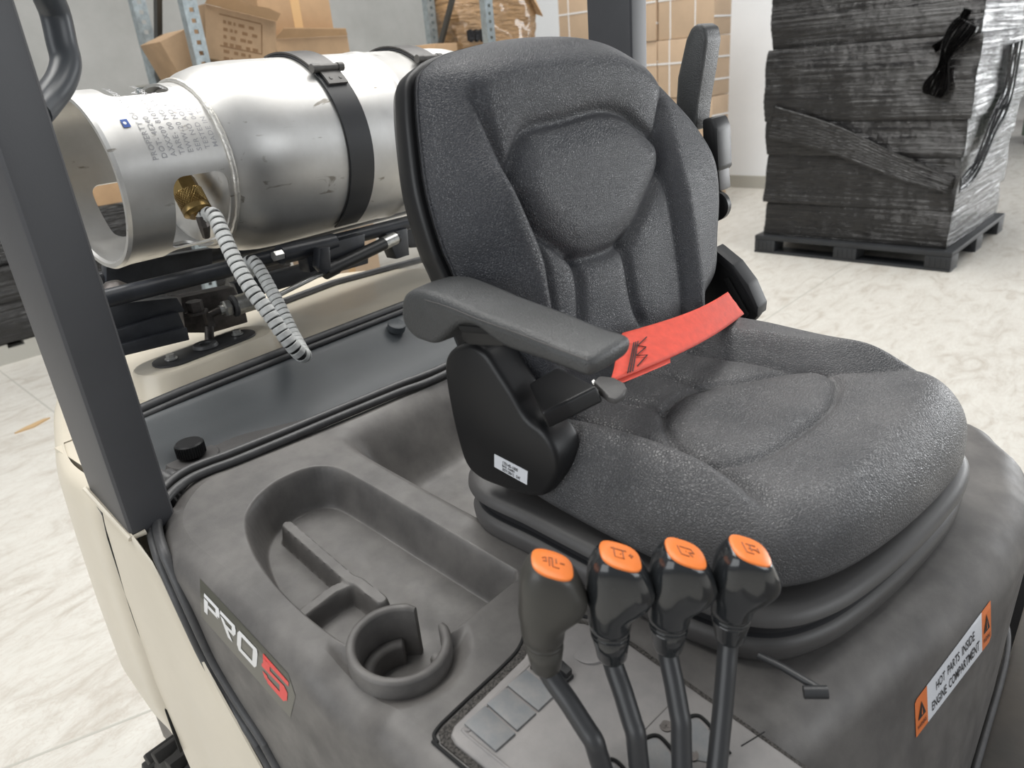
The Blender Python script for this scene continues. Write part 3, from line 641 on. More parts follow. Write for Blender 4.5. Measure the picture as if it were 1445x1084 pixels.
# ---- model decal on the skirt: film plus lettering
from mathutils.bvhtree import BVHTree
hm = hood.data; ho = ORG[hood]; HB = BVHTree.FromPolygons([v.co+ho for v in hm.vertices], [tuple(p.vertices) for p in hm.polygons])
def hit(px, py, e):
    """spot on the hood skin met by a sight line, lifted by the sticker thickness"""
    d = ray(px, py).normalized(); l, nn, i_, t_ = HB.ray_cast(Vector((0, 0, 0)), d)
    if nn.dot(d) > 0: nn = -nn
    return l+nn*e
def lerp2(Q, u, v):
    a = Vector(Q[0]).lerp(Vector(Q[1]), u); c = Vector(Q[3]).lerp(Vector(Q[2]), u); p = a.lerp(c, v); return p.x, p.y
def stick(b, Q, P, i, e, cuts=3):
    bm = bmesh.new(); f = bm.faces.new([bm.verts.new((u, v, 0)) for u, v in P])
    if len(P) != 4: bmesh.ops.triangulate(bm, faces=[f])
    bmesh.ops.subdivide_edges(bm, edges=bm.edges[:], cuts=cuts, use_grid_fill=True); bm.verts.index_update()
    b.add([hit(*lerp2(Q, v.co.x, v.co.y), e) for v in bm.verts], [[v.index for v in f.verts] for f in bm.faces], i); bm.free()
QD = [(289, 837), (409, 964), (405, 991), (288, 861)]
b = MB(); stick(b, QD, [(-.06, -.55), (.97, -.35), (1.08, .3), (1.06, 1.5), (.45, 1.5), (-.03, 1.5)], 0, .0004, 7)
def glyph(x0, w, Qs, i):
    for P in Qs: stick(b, QD, [(x0+u*w, v) for u, v in P], i, .0008, 2)
glyph(0, .17, [[(0, 0), (1.0, 0), (1.08, .2), (0, .2)], [(.0, .28), (.28, .28), (.30, 1.0), (.06, 1)], [(.80, .2), (1.08, .2), (1.1, .48), (.82, .52)], [(.3, .42), (.82, .42), (1.02, .6), (.3, .6)]], 1)
glyph(.19, .17, [[(0, 0), (1.0, 0), (1.1, .2), (0, .2)], [(.82, .2), (1.1, .2), (1.1, .42), (.82, .46)], [(0, .28), (.25, .28), (.95, .98), (.62, .98)], [(.42, .44), (1.08, .42), (.98, .6), (.5, .6)]], 1)
glyph(.395, .225, [[(.1, 0), (1, 0), (1.06, .2), (0, .2)], [(0, .2), (.22, .2), (.24, .82), (.03, .82)], [(.82, .2), (1.06, .2), (1.08, .82), (.84, .82)], [(.03, .82), (1.08, .82), (.98, 1.02), (.14, 1.02)]], 1)
glyph(.69, .29, [[(.0, -.12), (1.04, -.02), (1.06, .18), (.02, .14)], [(.02, .10), (.30, .10), (.32, .42), (.04, .40)], [(.0, .38), (.9, .36), (1.06, .52), (.0, .56)], [(.72, .42), (1.06, .52), (1.08, .92), (.78, .84)], [(.12, .82), (1.08, .84), (.96, 1.08), (.3, 1.06)], [(.05, .74), (.24, .74), (.34, 1.0), (.16, .96)]], 2)
b.build('model_decal', ['decal', 'silver_p', 'red_p'], hood, 0)
# ---- warning label on the front slope, lying on the curved skin
QL = [(1290, 990), (1397, 847), (1398, 902), (1292, 1041)]
b = MB()
stick(b, QL, [(.16, 0), (.88, 0), (.88, 1), (.16, 1)], 0, .0006, 9); stick(b, QL, [(0, .06), (.03, 0), (.16, 0), (.16, 1), (.0, 1)], 1, .0006, 4); stick(b, QL, [(.88, 0), (1, 0), (1, .9), (.97, 1), (.88, 1)], 1, .0006, 4)
def sticktext(s_, u0, u1, v0, v1):
    V2, F2 = text2d(s_, 1, bold=.008); mx_ = max(v[0] for v in V2)
    b.add([hit(*lerp2(QL, u0+(u1-u0)*x/mx_, v0+(v1-v0)*y/.72), .0011) for x, y in V2], F2, 2)
sticktext('HOT  PARTS  INSIDE', .27, .78, .44, .20); sticktext('ENGINE  COMPARTMENT', .21, .84, .84, .60)
for uc, w in ((.08, .050), (.94, .038)):
    stick(b, QL, [(uc-w, .62), (uc+w, .62), (uc, .2)], 2, .0011, 2); stick(b, QL, [(uc-w*.14, .56), (uc+w*.14, .56), (uc, .34)], 1, .0014, 1)
    sticktext('WARNING', uc-w*1.15, uc+w*1.15, .86, .74)
b.build('warning_label', ['white_p', 'orange_p', 'black_p'], hood, 0)
# ---- rubber seals round the hood
def hseal(P, r, name, parent, m='rubber', n=10): q = MB(); q.tube(spline(P, 8), r, n); return q.build(name, m, parent, 60)
so_ = [(.227, .42, -.91)]+[tuple(PX(px, py, .2275)) for px, py in ((382, 1084), (362, 1048), (323, 988), (289, 930), (257, 862))]+[tuple(PX(231, 804, .2315)), tuple(PX(220, 776, .2365))]+[tuple(PZ(px, py, z)) for px, py, z in ((212, 738, -.438), (218, 708, -.428), (238, 682, -.424), (262, 665, -.422), (290, 653, -.421), (320, 642, -.421), (400, 610, -.421), (480, 577, -.421), (560, 544, -.422), (640, 511, -.423))]+[(1.09, .815, -.425)]
si_ = [(.230, .42, -.905)]+[tuple(PX(px, py, .2305)) for px, py in ((393, 1084), (372, 1046), (333, 986), (299, 928), (267, 860))]+[tuple(PX(241, 802, .2345)), tuple(PX(230, 775, .239))]+[tuple(PZ(px, py, z)) for px, py, z in ((222, 742, -.437), (229, 714, -.428), (246, 692, -.424), (270, 675, -.423), (300, 662, -.423), (330, 651, -.423), (400, 622, -.423), (480, 588, -.423), (560, 555, -.424), (640, 522, -.425))]+[(1.09, .803, -.427)]
hseal(so_, .0056, 'hood_seal', fk); hseal(si_, .0056, 'hood_seal', fk)
q = MB(); q.tube([(.2262, .8445, -.425), (.2225, .8445, -.46), (.2195, .8445, -.56), (.2165, .8445, -.8)], .0022, 6); q.build('panel_gap', 'dark', fk)
hseal([(.5, .027, -.785), (.8, .026, -.785), (1.0, .030, -.785), (1.09, .06, -.785), (1.135, .10, -.785), (1.142, .4, -.785)], .0045, 'hood_seal', fk)
# ---- rear trim channel between the seals
b = MB(); pf = [(.812, -.435), (.822, -.462), (.845, -.474), (.885, -.474), (.925, -.462), (.96, -.440), (.988, -.416), (1.004, -.404), (1.02, -.402), (1.02, -.5), (.812, -.5)]
pf2 = [(p.y, p.z) for p in spline([(0, y, z) for y, z in pf[:9]], 4)]+pf[9:]
xs_ = np.linspace(.275, 1.14, 60); V = []
for x in xs_:
    e = max(0, 1-(x-.275)/.07); 
    for k, (y, z) in enumerate(pf2):
        zz_ = z
        if k < len(pf2)-2: zz_ = z+(e**2)*.03*(1 if .82 < y < .98 else .2)
        yo = float(np.interp(x, [.262, .33, .40, .47, .56, .77, 1.09], [.040, .046, .036, .026, .018, .006, .004]))*max(0, 1-(y-.812)/.15)
        V.append((x, y+yo, min(zz_, -.402 if y > .9 else -.43)))
n = len(pf2); b.add(V, [(j*n+k, j*n+(k+1) % n, (j+1)*n+(k+1) % n, (j+1)*n+k) for j in range(59) for k in range(n)]+[tuple(range(n)), tuple(59*n+k for k in range(n))])
rt = b.build('rear_trim', 'band', fk, 60)
kc = PZ(271, 642, -.452)
b = MB(); b.lathe(kc, UP, [(-.03, .042), (-.006, .038), (-.002, .034), (-.002, .0)], 32); b.prism([kc+Vector(v) for v in ((.02, -.035, -.03), (.16, -.055, -.03), (.165, -.035, -.03), (.03, .03, -.03))], (0, 0, .026), bev=.006); b.build('cap_boss', 'base', rt, 40)
q = MB(); N_ = 48; q.lathe(kc, UP, [(0, .0165), (.003, .0185), (.018, .0185), (.020, .0165), (.020, .001)], N_)
for k in range(36):
    a = 2*PI*k/36; c = kc+Vector((math.cos(a)*.0187, math.sin(a)*.0187, .010)); q.tube([c-UP*.008, c+UP*.007], .0009, 4)
q.build('filler_cap', 'black', rt, 40)
hseal([(.33, 1.026, -.401), (.45, 1.03, -.397), (.8, 1.033, -.395), (1.14, 1.033, -.395)], .008, 'rear_seal', fk)
hseal([(.31, 1.008, -.405), (.45, 1.012, -.400), (.8, 1.014, -.398), (1.14, 1.014, -.398)], .005, 'rear_seal', fk)
o = one('round_plug', 'band', fk, 'lathe', PZ(560, 458, -.405)+Vector((0, 0, 0)), (0, -.4, 1), [(-.01, .016), (.002, .016), (.003, .014), (.003, 0)], 24)
# ---- fender and counterweight
def slab(name, P, x0, x1, m, bev=.004, par=None):
    q = MB(); q.prism([(x0, y, z) for y, z in P], (x1-x0, 0, 0), bev=bev); return q.build(name, m, par or fk, 35)
sB = [Vector((.226, .842, -.420)), Vector((.226, .775, -.432)), PX(213, 790, .2275), PX(238, 838, .2265), PX(270, 902, .225), PX(311, 976, .223), PX(368, 1078, .221), Vector((.218, .50, -.87)), Vector((.215, .30, -1.0))]
sI = [Vector((.245, .842, -.425)), Vector((.240, .80, -.45)), PX(222, 790, .231)+Vector((0, .002, -.006)), PX(246, 838, .231), PX(279, 902, .231), PX(320, 976, .231), PX(378, 1078, .231), Vector((.235, .48, -.86)), Vector((.235, .28, -1.0))]
b = MB(); rows = []
for B_, I_ in zip(sB, sI):
    ln = min(.60, 1.33+B_.z)
    I_ = I_+Vector((-.001, 0, -.010))
    rows.append([I_+Vector((.0, 0, -.05)), I_, I_.lerp(B_, .82)+Vector((0, 0, .001)), I_.lerp(B_, .95), B_+Vector((-.0015, 0, -.003)), B_+Vector((-.004, .002, -.03)), B_+Vector((-.008, .004, -.12)), B_+Vector((-.010, .005, -.26)), B_+Vector((.0, .0, -ln)), B_+Vector((.06, 0, -ln))])
rows = [[a.lerp(b2, t_) for a, b2 in zip(r1, r2)] for r1, r2 in zip(rows[:-1], rows[1:]) for t_ in (0, .5)]+[rows[-1]]
n = len(rows[0]); V = [p for r_ in rows for p in r_]
b.add(V, [(j*n+k, (j+1)*n+k, (j+1)*n+k+1, j*n+k+1) for j in range(len(rows)-1) for k in range(n-1)]+[tuple(range(n)), tuple((len(rows)-1)*n+k for k in range(n))])
b.build('fender', 'cream', fk, 50)
# counterweight as rounded loft
out = spline([(x, y, 0) for x, y in ((.2265, .846), (.220, .90), (.226, .98), (.262, 1.10), (.315, 1.24), (.39, 1.36), (.51, 1.46), (.7, 1.50), (.92, 1.47), (1.06, 1.38), (1.14, 1.24), (1.17, 1.10), (1.178, .98), (1.178, .90), (1.172, .846), (1.10, .842), (.70, .842), (.30, .842))], 6, True)
cc_ = Vector((.70, 1.15, 0)); V = []; n = len(out)
prf = [(.955, -.409), (.975, -.413), (.988, -.423), (.998, -.44), (1.008, -.52), (1.016, -.62), (1.018, -.72), (.99, -.80), (.95, -.80)]
for s_, z in prf:
    for p in out:
        q_ = cc_+(p-cc_)*s_; zf = z
        if q_.y < 1.03 and zf > -.46 and .29 < q_.x < 1.11: zf = min(zf, -.52)
        V.append(Vector((q_.x, q_.y, zf)))
b = MB(); b.add(V, [(j*n+k, j*n+(k+1) % n, (j+1)*n+(k+1) % n, (j+1)*n+k) for j in range(len(prf)-1) for k in range(n)]+[tuple((len(prf)-1)*n+k for k in range(n))])
tpz = [V[k] for k in range(n) if V[k].y > 1.035]
i_s = max(range(len(tpz)), key=lambda k: (tpz[k]-tpz[k-1]).length); tpz = tpz[i_s:]+tpz[:i_s]
b.prism(tpz, (0, 0, -.03))
for x0, x1 in ((.249, .30), (1.10, 1.151)): b.box((x0, .868, -.50), (x1, 1.04, -.4105))
cw = b.build('counterweight', 'cream', fk, 50)
b = MB(); b.prism([(.34, .86, -1.3), (1.06, .86, -1.3), (1.06, 1.44, -1.3), (.34, 1.44, -1.3)], (0, 0, .6), bev=.03); b.build('counterweight_core', 'darksteel', fk)
# raised pad with black cover plate
pc = PZ(291, 492, -.374); ua = (PZ(352, 468, -.374)-PZ(225, 516, -.374)); la = ua.length; ua.normalize(); va = Vector((-ua.y, ua.x, 0))
def stad(c, L, w, z, n=10):
    P = []
    for s_, a0 in ((1, -90), (-1, 90)):
        for k in range(n+1): a = math.radians(a0+180*k/n); P.append(c+ua*(s_*(L/2-w/2)+math.cos(a)*w/2)+va*(math.sin(a)*w/2)+Vector((0, 0, z)))
    return P
b = MB(); prev = None; L0 = la+.05; rows = [stad(pc, L0+.050, .118, -.040), stad(pc, L0+.036, .104, -.031), stad(pc, L0+.026, .094, -.005), stad(pc, L0+.018, .086, 0)]
n = len(rows[0]); b.add([p for r_ in rows for p in r_], [(j*n+k, j*n+(k+1) % n, (j+1)*n+(k+1) % n, (j+1)*n+k) for j in range(3) for k in range(n)]+[tuple(3*n+k for k in range(n))]); b.build('hose_pad', 'cream', cw, 28)
b = MB(); b.prism(stad(pc, la+.012, .062, .0), (0, 0, .003), bev=.0008); b.build('cover_plate', 'strap', cw)
for s_ in (-1, 1):
    q = MB(); c = pc+ua*(s_*(la/2-.022)); q.lathe(c, UP, [(.004, .0095), (.006, .0095), (.006, .006)], 16); q.lathe(c, UP, [(.006, .0068), (.012, .0065), (.012, 0)], 6); q.build('bolt', 'steel', cw, 20)
q = MB(); q.lathe(pc, UP, [(.004, .020), (.009, .018), (.009, .010), (.004, .009)], 24); q.build('grommet', 'rubber', cw)
# ---- overhead guard posts, handle
def post(cx_, cy_, name='guard_post', zb=-.445):
    q = MB(); w, d = .026, .044
    P = [Vector((cx_-w, cy_-d, zb)), Vector((cx_+w, cy_-d, zb)), Vector((cx_+w, cy_+d, zb)), Vector((cx_-w, cy_+d, zb))]
    q.prism(P, (0, 0, 1.03), bev=.007, seg=3); return q.build(name, 'pillar', fk, 35)
post(.251, .822); post(1.187, .752)
b = MB(); b.box((.2, .78, .585), (1.24, .87, .64), bev=.01); b.build('guard_crossbar', 'pillar', fk)
for x in (.225, 1.21):
    b = MB(); b.box((x-.03, -.7, .585), (x+.03, .79, .64), bev=.01); b.build('guard_rail', 'pillar', fk)
# weld line at the post foot, rubber gaiter beside it
q = MB(); q.tube([(.222, .866, -.402), (.223, .82, -.42), (.224, .777, -.437), (.24, .776, -.437)], .0035, 8); q.build('weld_line', 'cream', fk)
g0 = Vector((.292, .855, -.44))
q = MB()
P = [PY(200, 590, .90), PY(232, 640, .87), PY(246, 668, .855)]
for k, (r_, dd) in enumerate(((.045, 0), (.048, .008), (.040, .016), (.036, .024), (.030, .034))):
    q.lathe(Vector((.285+dd, .865, -.455)), (1, 0, .25), [(0, r_*.96), (.003, r_), (.006, r_), (.009, r_*.93)], 28)
q.build('cable_gaiter', 'rubber', fk, 40)
hp = [PY(48, -60, .86), PY(66, -10, .87), PY(78, 20, .88), PY(87, 60, .88), PY(93, 90, .875), PY(84, 118, .865), PY(66, 142, .85), PY(50, 160, .83)]
hp = [p for p in hp]; q = MB(); q.tube(spline(hp, 8), .0145, 18); q.build('grab_handle', 'handle', fk, 60)
# ---- console panel, switches
def pan(x, y, e): return Vector((x, y, hz(x, y)+e))
PI_ = [(.268, .09), (.268, .335), (.275, .344), (.37, .344), (.402, .357), (.418, .352), (.436, .33), (.445, .298), (.424, .13), (.418, .09)]
b = MB(); b.prism([pan(x, y, .0012) for x, y in [(.262, .07), (.262, .345), (.268, .3535), (.37, .3545), (.40, .366), (.42, .362), (.436, .345), (.449, .315), (.449, .28), (.425, .07)]], (0, 0, -.01)); b.build('console_foam', 'foam', fk)
PIs = sm2(PI_+[], 1)
b = MB(); b.prism([pan(x, y, -.016) for x, y in [(.268, .06), (.268, .335), (.271, .343), (.279, .3465), (.37, .3465), (.385, .352), (.402, .359), (.414, .357), (.427, .346), (.438, .328), (.444, .305), (.444, .29), (.420, .06)]], (0, 0, .020), bev=.003, seg=3); cp_ = b.build('console_panel', 'panel', fk, 35)
hseal([pan(x, y, .001) for x, y in ((.2585, .12), (.2585, .33), (.261, .348), (.268, .356), (.30, .357), (.37, .3575), (.402, .369), (.422, .365), (.440, .346), (.450, .328))], .0016, 'panel_gap', fk, 'dark', 8)
# raised lip line inside the edge
hseal([pan(x, y, .0035) for x, y in ((.279, .13), (.279, .32), (.284, .334), (.30, .338), (.365, .338))], .0016, 'lip', cp_, 'panel', 8)
def quadpx(P, name, m, th=.002, e=.004, bev=.0007, par=None):
    q = MB(); q.prism([PH(*p, e) for p in P], (0, 0, th), bev=bev); return q.build(name, m, par or cp_, 30)
for P in ([(685, 999), (655, 1024), (700, 1063), (728, 1038)], [(715, 974), (687, 996), (730, 1034), (757, 1009)], [(743, 948), (716, 970), (760, 1006), (786, 981)]):
    q = MB(); q.prism([PH(*p, .0035) for p in P], (0, 0, .0028), bev=.0008); q.build('switch_blank', 'blank', cp_, 30)
quadpx([(760, 936), (748, 945), (798, 967), (810, 957)], 'switch_frame', 'black', .004)
quadpx([(792, 940), (782, 948), (800, 963), (808, 955)], 'rocker_switch', 'black', .009)
c = PH(832, 918, .004); q = MB(); q.lathe(c, UP, [(-.004, .0165), (.0008, .0165), (.001, .0155), (.001, 0)], 32); q.build('round_plug', 'panel', cp_)
for p in ((940, 1025), (976, 1066)):
    c = PH(*p, .004); q = MB(); q.lathe(c, UP, [(-.002, .0055), (.0006, .0055), (.0006, .0042)], 16); q.lathe(c, UP, [(-.001, .004), (.0004, .004), (.0004, 0)], 16)
    q.box(c+Vector((-.003, -.0006, 0)), c+Vector((.003, .0006, .0008))); q.box(c+Vector((-.0006, -.003, 0)), c+Vector((.0006, .003, .0008))); q.build('screw', 'darksteel', cp_)
def pline(P, name, m='dark', w=.0007, e=.0042):
    q = MB(); q.tube([PH(*p, e) for p in P], w, 6); return q.build(name, m, cp_)
pline([(900, 1040), (947, 992)], 'panel_joint', 'hood', .0004); pline([(1046, 1053), (1079, 1033)], 'panel_joint', 'dark', .0005); pline([(1000, 1030), (1029, 1005), ], 'panel_joint', 'hood', .0004)
for k, (px, py) in enumerate(((858, 1074), (920, 1040), (978, 1012))):   # slot mouths behind each lever
    P = spline([PH(px+dx, py+dy, .0045) for dx, dy in ((-14, 14), (-8, 2), (6, -2), (18, 6), (34, 26), (52, 52))], 6)
    q = MB(); q.tube(P, .0016, 8); q.build('slot_rim', 'dark', cp_)
    q = MB(); q.prism([PH(px+dx, py+dy, .0044) for dx, dy in ((-10, 14), (-6, 5), (5, 2), (14, 10), (30, 30), (50, 54), (30, 66), (0, 60))], (0, 0, .0003)); q.build('slot_plate', 'blank', cp_, 0)
# lower cowl body under the panel
b = MB(); b.prism([pan(.24, .0, -.02), pan(.24, .36, -.02), pan(.46, .36, -.02), pan(.43, .0, -.02)], (0, 0, -.45)); b.build('console_cowl', 'hood', fk)
# ---- control levers
marks = [['h', 'ud'], ['h', 'arr'], ['R'], ['F']]
LV = [dict(top=(783, 797), neck=(770, 940), bend=(838, 1046), base=(858, 1110), d=.515, dn=.555, m='knob2'),
      dict(top=(879, 785), neck=(863, 925), bend=(897, 1035), base=(905, 1110), d=.52, dn=.56, m='knob'),
      dict(top=(971, 781), neck=(942, 912), bend=(961, 1020), base=(963, 1110), d=.525, dn=.565, m='knob'),
      dict(top=(1062, 777), neck=(1029, 898), bend=(1020, 1000), base=(1010, 1100), d=.53, dn=.57, m='knob')]
lab = ['leftmost control lever, nearest the storage tray', None, None, None]
side = CR.copy(); side.z = 0; side.normalize()
for k, L_ in enumerate(LV):
    lev = bpy.data.objects.new('control_lever', None)
    T = ray(*L_['top'])*L_['d']; Nk = ray(*L_['neck'])*L_['dn']; Bd = PH(*L_['bend'], .045); Bs = PH(*L_['base'], .004)
    q = MB(); P = spline([Nk+(T-Nk).normalized()*.03, Nk, Nk.lerp(Bd, .5), Bd.lerp(Nk, .16), Bd, Bd.lerp(Bs, .25), Bs, Bs+(Bs-Bd).normalized()*.05], 5)
    q.tube(P, .0078, 16); st = q.build('control_lever', 'stem', fk, 60)
    # knob: lofted sections from the ferrule up, head tipping towards the seat (image right)
    ax = (T-Nk); L = ax.length; up = ax.normalized(); rt_ = side-up*side.dot(up); rt_.normalize(); fw = up.cross(rt_)
    secs_old = [(-.06, .0115, .0115, 0), (-.055, .0145, .0145, 0), (0, .0165, .0165, 0), (.24, .0195, .0195, -.001), (.26, .0187, .0187, -.001), (.275, .0197, .0197, -.001), (.30, .0188, .0188, -.001), (.32, .0200, .0198, -.001),
            (.46, .0215, .021, -.001), (.60, .0225, .022, 0), (.70, .0225, .0225, .001), (.78, .0235, .023, .004), (.84, .026, .0235, .008), (.90, .0272, .0235, .010), (.95, .0268, .0228, .0105), (.985, .0245, .021, .010), (1.0, .0215, .0185, .0095), (1.005, .018, .0155, .009)]
    secs = [(-.04, .007, .007, 0), (-.02, .0102, .0102, 0), (0, .0112, .0112, 0), (.02, .0118, .0118, 0), (.105, .0128, .0128, -.0010), (.225, .0147, .0150, -.0028), (.235, .0140, .0143, -.0029), (.262, .0142, .0145, -.0034), (.272, .0150, .0153, -.0035), (.285, .0143, .0146, -.0037), (.305, .0146, .0149, -.0038), (.318, .0156, .0160, -.0038), (.345, .0160, .0165, -.0042), (.375, .0163, .0169, -.0045),
            (.42, .0164, .0172, -.0048), (.49, .0186, .0180, -.0038), (.545, .0216, .0187, -.0018), (.60, .0238, .0192, .0000), (.68, .0248, .0195, .0008), (.76, .0246, .0195, .0005), (.84, .0232, .0188, -.0008), (.90, .0208, .0180, -.0013), (.945, .0188, .0170, -.0016), (.98, .0166, .0158, -.0018), (1.0, .0145, .0144, -.0018)]
    n = 36; V = []
    def sec(h_, rx, ry, sh, pw=1.0, lift=0):
        out_ = []
        for j in range(n):
            t_ = 2*PI*j/n; e = .72 if h_ > .72 else 1-.28*max(0, (h_-.4)/.32)
            cx_, sy_ = math.copysign(abs(math.cos(t_))**e, math.cos(t_)), math.copysign(abs(math.sin(t_))**e, math.sin(t_))
            drop = -.30*max(0, h_-.55)/.45*(cx_*rx)  # head droops on the far side
            out_.append(Nk+up*(L*h_*1.0+drop+lift)+rt_*(sh+cx_*rx)+fw*(sy_*ry))
        return out_
    for s_ in secs: V += sec(*s_)
    F = [(j*n+i, j*n+(i+1) % n, (j+1)*n+(i+1) % n, (j+1)*n+i) for j in range(len(secs)-1) for i in range(n)]+[tuple(range(n))[::-1], tuple((len(secs)-1)*n+i for i in range(n))]
    mk('knob', V, F, L_['m'], st, 50)
    # orange inlay cap
    q = MB(); rows = [sec(.990, .0152, .0150, -.0018), sec(1.006, .0148, .0146, -.0018), sec(1.014, .0130, .0130, -.0018), sec(1.018, .008, .008, -.0018), sec(1.0185, .0005, .0005, -.0018)]
    q.add([p for r_ in rows for p in r_], [(j*n+i, j*n+(i+1) % n, (j+1)*n+(i+1) % n, (j+1)*n+i) for j in range(4) for i in range(n)]+[tuple(range(n))], 0)
    def cap(u, v): return Nk+up*(L*1.0195-.30*u)+rt_*(u-.0018)+fw*v
    def stroke(P, i=1): q.tube([cap(u, v) for u, v in P], .00055, 6, i)
    a = .0046
    if k == 0: stroke([(-a*1.6, a*.4), (-a, a*.8), (-a, -a*.2), (-a*1.5, -a*.2)]); stroke([(-a*.5, -a), (-a*.5, a), (0, a), (0, -a), (a, -a)]); stroke([(a*.6, a), (a*.6, 0)]); stroke([(a*1.2, .3*a), (a*1.9, .3*a)])
    if k == 1: stroke([(-a, a*1.2), (-a, -a), (a*.4, -a), (a*.4, a)]); stroke([(-a*1.5, a), (a, a)]); stroke([(a*1.3, a*.2), (a*2, a*.2)]); stroke([(a*1.65, a*.6), (a*1.65, -a*.3)])
    if k == 2: stroke([(-a*1.3, a*.8), (-a, -a*1.1), (a*.3, -a*1.1)]); stroke([(-a*.9, a*.8), (a*.9, a*.8), (a*1.3, 0), (a*.4, -.2*a), (a*.9, -a)])
    if k == 3: stroke([(-a*1.2, a), (-a, -a*1.2), (a*.2, -a*1.2)]); stroke([(-a*.6, a*.9), (a, a*.9)]); stroke([(-a*.4, -.1*a), (a, -.1*a)]); stroke([(0, a*.9), (0, -a*.6)]); stroke([(a*1.3, .5*a), (a*1.3, -.5*a), (a*.8, -.2*a)])
    q.build('knob_cap', ['orange', 'mark'], st, 40)
    bpy.data.objects.remove(lev)
# ================================================================== SEAT
def rimz(x, y): return -.412+.10*(y-.51)
ot = [(.484, .50), (.480, .42), (.478, .33), (.480, .24), (.498, .182), (.545, .147), (.62, .124), (.72, .106), (.82, .097), (.885, .108), (.915, .15), (.920, .25), (.920, .40), (.910, .50), (.86, .535), (.70, .54), (.54, .535)]
bo_ = spline([(x, y, 0) for x, y in ot], 8, True); bc = Vector((.70, .32, 0))
def ringloft(name, prof, outl, cen, zf, m, parent, mi=None, smooth=45):
    V = []; n = len(outl)
    for off, dz in prof:
        for j, p in enumerate(outl):
            tn = (outl[(j+1) % n]-outl[j-1]).normalized(); nn = Vector((tn.y, -tn.x, 0))
            if nn.dot(p-cen) < 0: nn = -nn
            q_ = p+nn*off; V.append(Vector((q_.x, q_.y, zf(q_.x, q_.y)+dz)))
    k = len(prof); F = [(j*n+i, j*n+(i+1) % n, (j+1)*n+(i+1) % n, (j+1)*n+i) for j in range(k-1) for i in range(n)]+[tuple(range(n)), tuple((k-1)*n+i for i in range(n))]
    I = [0]*len(F)
    if mi:
        for j in range(k-1):
            for i in range(n): I[j*n+i] = mi[j]
    return mk(name, V, F, m, parent, smooth, I)
seat = ringloft('operator_seat', [(-.06, -.006), (-.03, .0), (-.012, .002), (-.002, 0), (.004, -.005), (.005, -.012), (.0, -.016), (-.007, -.017), (-.008, -.019), (-.008, -.030), (-.004, -.0315), (.000, -.034), (.002, -.04), (.001, -.050), (-.004, -.058), (-.012, -.062), (-.03, -.064), (-.06, -.066)],
                bo_, bc, rimz, ['base', 'bellow'], fk, [0]*8+[1]*2+[0]*7)
b = MB(); b.box((.56, .16, -.56), (.86, .47, -.46)); b.build('suspension_block', 'black', seat)
for x in (.58, .82):
    b = MB(); b.box((x-.015, .22, -.53), (x+.015, .48, -.485), bev=.003); b.build('slide_rail', 'darksteel', seat)
# adjustment handle rod
q = MB(); q.tube([PZ(1070, 925, -.475), PZ(1105, 942, -.477), PZ(1160, 975, -.478)], .0032, 10); q.tube([PZ(1134, 977, -.478), PZ(1168, 977, -.477)], .0052, 14); q.build('adjust_handle', 'stem', seat, 50)
def pillow(name, outl, cen, frame, Rr, T, hf, m, parent, NA=300, NR=110, under=.015, pw=2.0):
    """outl: closed 2-D points; frame(u,v,h) gives 3-D; hf(u,v): height relief; rounded edge radius Rr"""
    o2 = spline([(a, b_2, 0) for a, b_2 in outl], 12, True); cen = Vector((cen[0], cen[1], 0))
    an = np.array([math.atan2(p.y-cen.y, p.x-cen.x) for p in o2]); rd_ = np.array([(p-cen).length for p in o2]); s_ = np.argsort(an); an, rd_ = an[s_], rd_[s_]
    th_ = np.linspace(-PI, PI, NA, endpoint=False); r_ = np.interp(th_, np.concatenate([an-2*PI, an, an+2*PI]), np.tile(rd_, 3))
    U, Vv, Hh = [], [], []
    ks = 1-(np.linspace(0, 1, NR)**1.35)      # from edge (1) to centre (0)
    for (under_off, hh_) in ((-.05, -T), (-under, -T), (-.004, -T+.006), (0, -T+.014)):
        rr2 = r_+under_off; U.append(cen.x+rr2*np.cos(th_)); Vv.append(cen.y+rr2*np.sin(th_)); Hh.append(np.full(NA, hh_-Rr))
    for s2 in ks:
        u = cen.x+s2*r_*np.cos(th_); v = cen.y+s2*r_*np.sin(th_); d = (1-s2)*r_
        e = np.clip(d/Rr, 0, 1); hc = Rr*np.clip(1-(1-e)**pw, 0, 1)**(1/pw)-Rr
        U.append(u); Vv.append(v); Hh.append(hc+hf(u, v)*sm(e*1.0))
    U, Vv, Hh = map(np.concatenate, (U, Vv, Hh)); V = frame(U, Vv, Hh); k = len(V)//NA
    F = [(j*NA+i, j*NA+(i+1) % NA, (j+1)*NA+(i+1) % NA, (j+1)*NA+i) for j in range(k-1) for i in range(NA)]+[tuple(range(NA))]
    return mk(name, V, F, m, parent, 180)
# cushion ------------------------------------------------------------
def cz(px, py): p = pl(px, py, (0, -.10, 1), -.412-.051+.085); return (p.x, p.y)
gl = [[cz(*p) for p in ((700, 572), (769, 580), (850, 598), (908, 616), (957, 632), (1006, 654), (1051, 685), (1089, 718), (1119, 755), (1130, 790))],
      [cz(*p) for p in ((972, 492), (1051, 503), (1126, 517), (1221, 526), (1326, 528))],
      [cz(*p) for p in ((957, 628), (941, 601), (938, 575), (957, 554), (991, 539), (1051, 530), (1126, 518), (1158, 520), (1178, 535), (1181, 552), (1168, 578), (1111, 620), (1074, 641), (1040, 650), (1006, 652))],
      [cz(*p) for p in ((900, 519), (950, 527), (991, 539))], [cz(*p) for p in ((880, 563), (915, 568), (938, 575))]]
gl = [sm2(g, 5) for g in gl]; print('cush groove', gl[0][0], gl[0][-1], gl[1][0], gl[1][-1], gl[2][0])
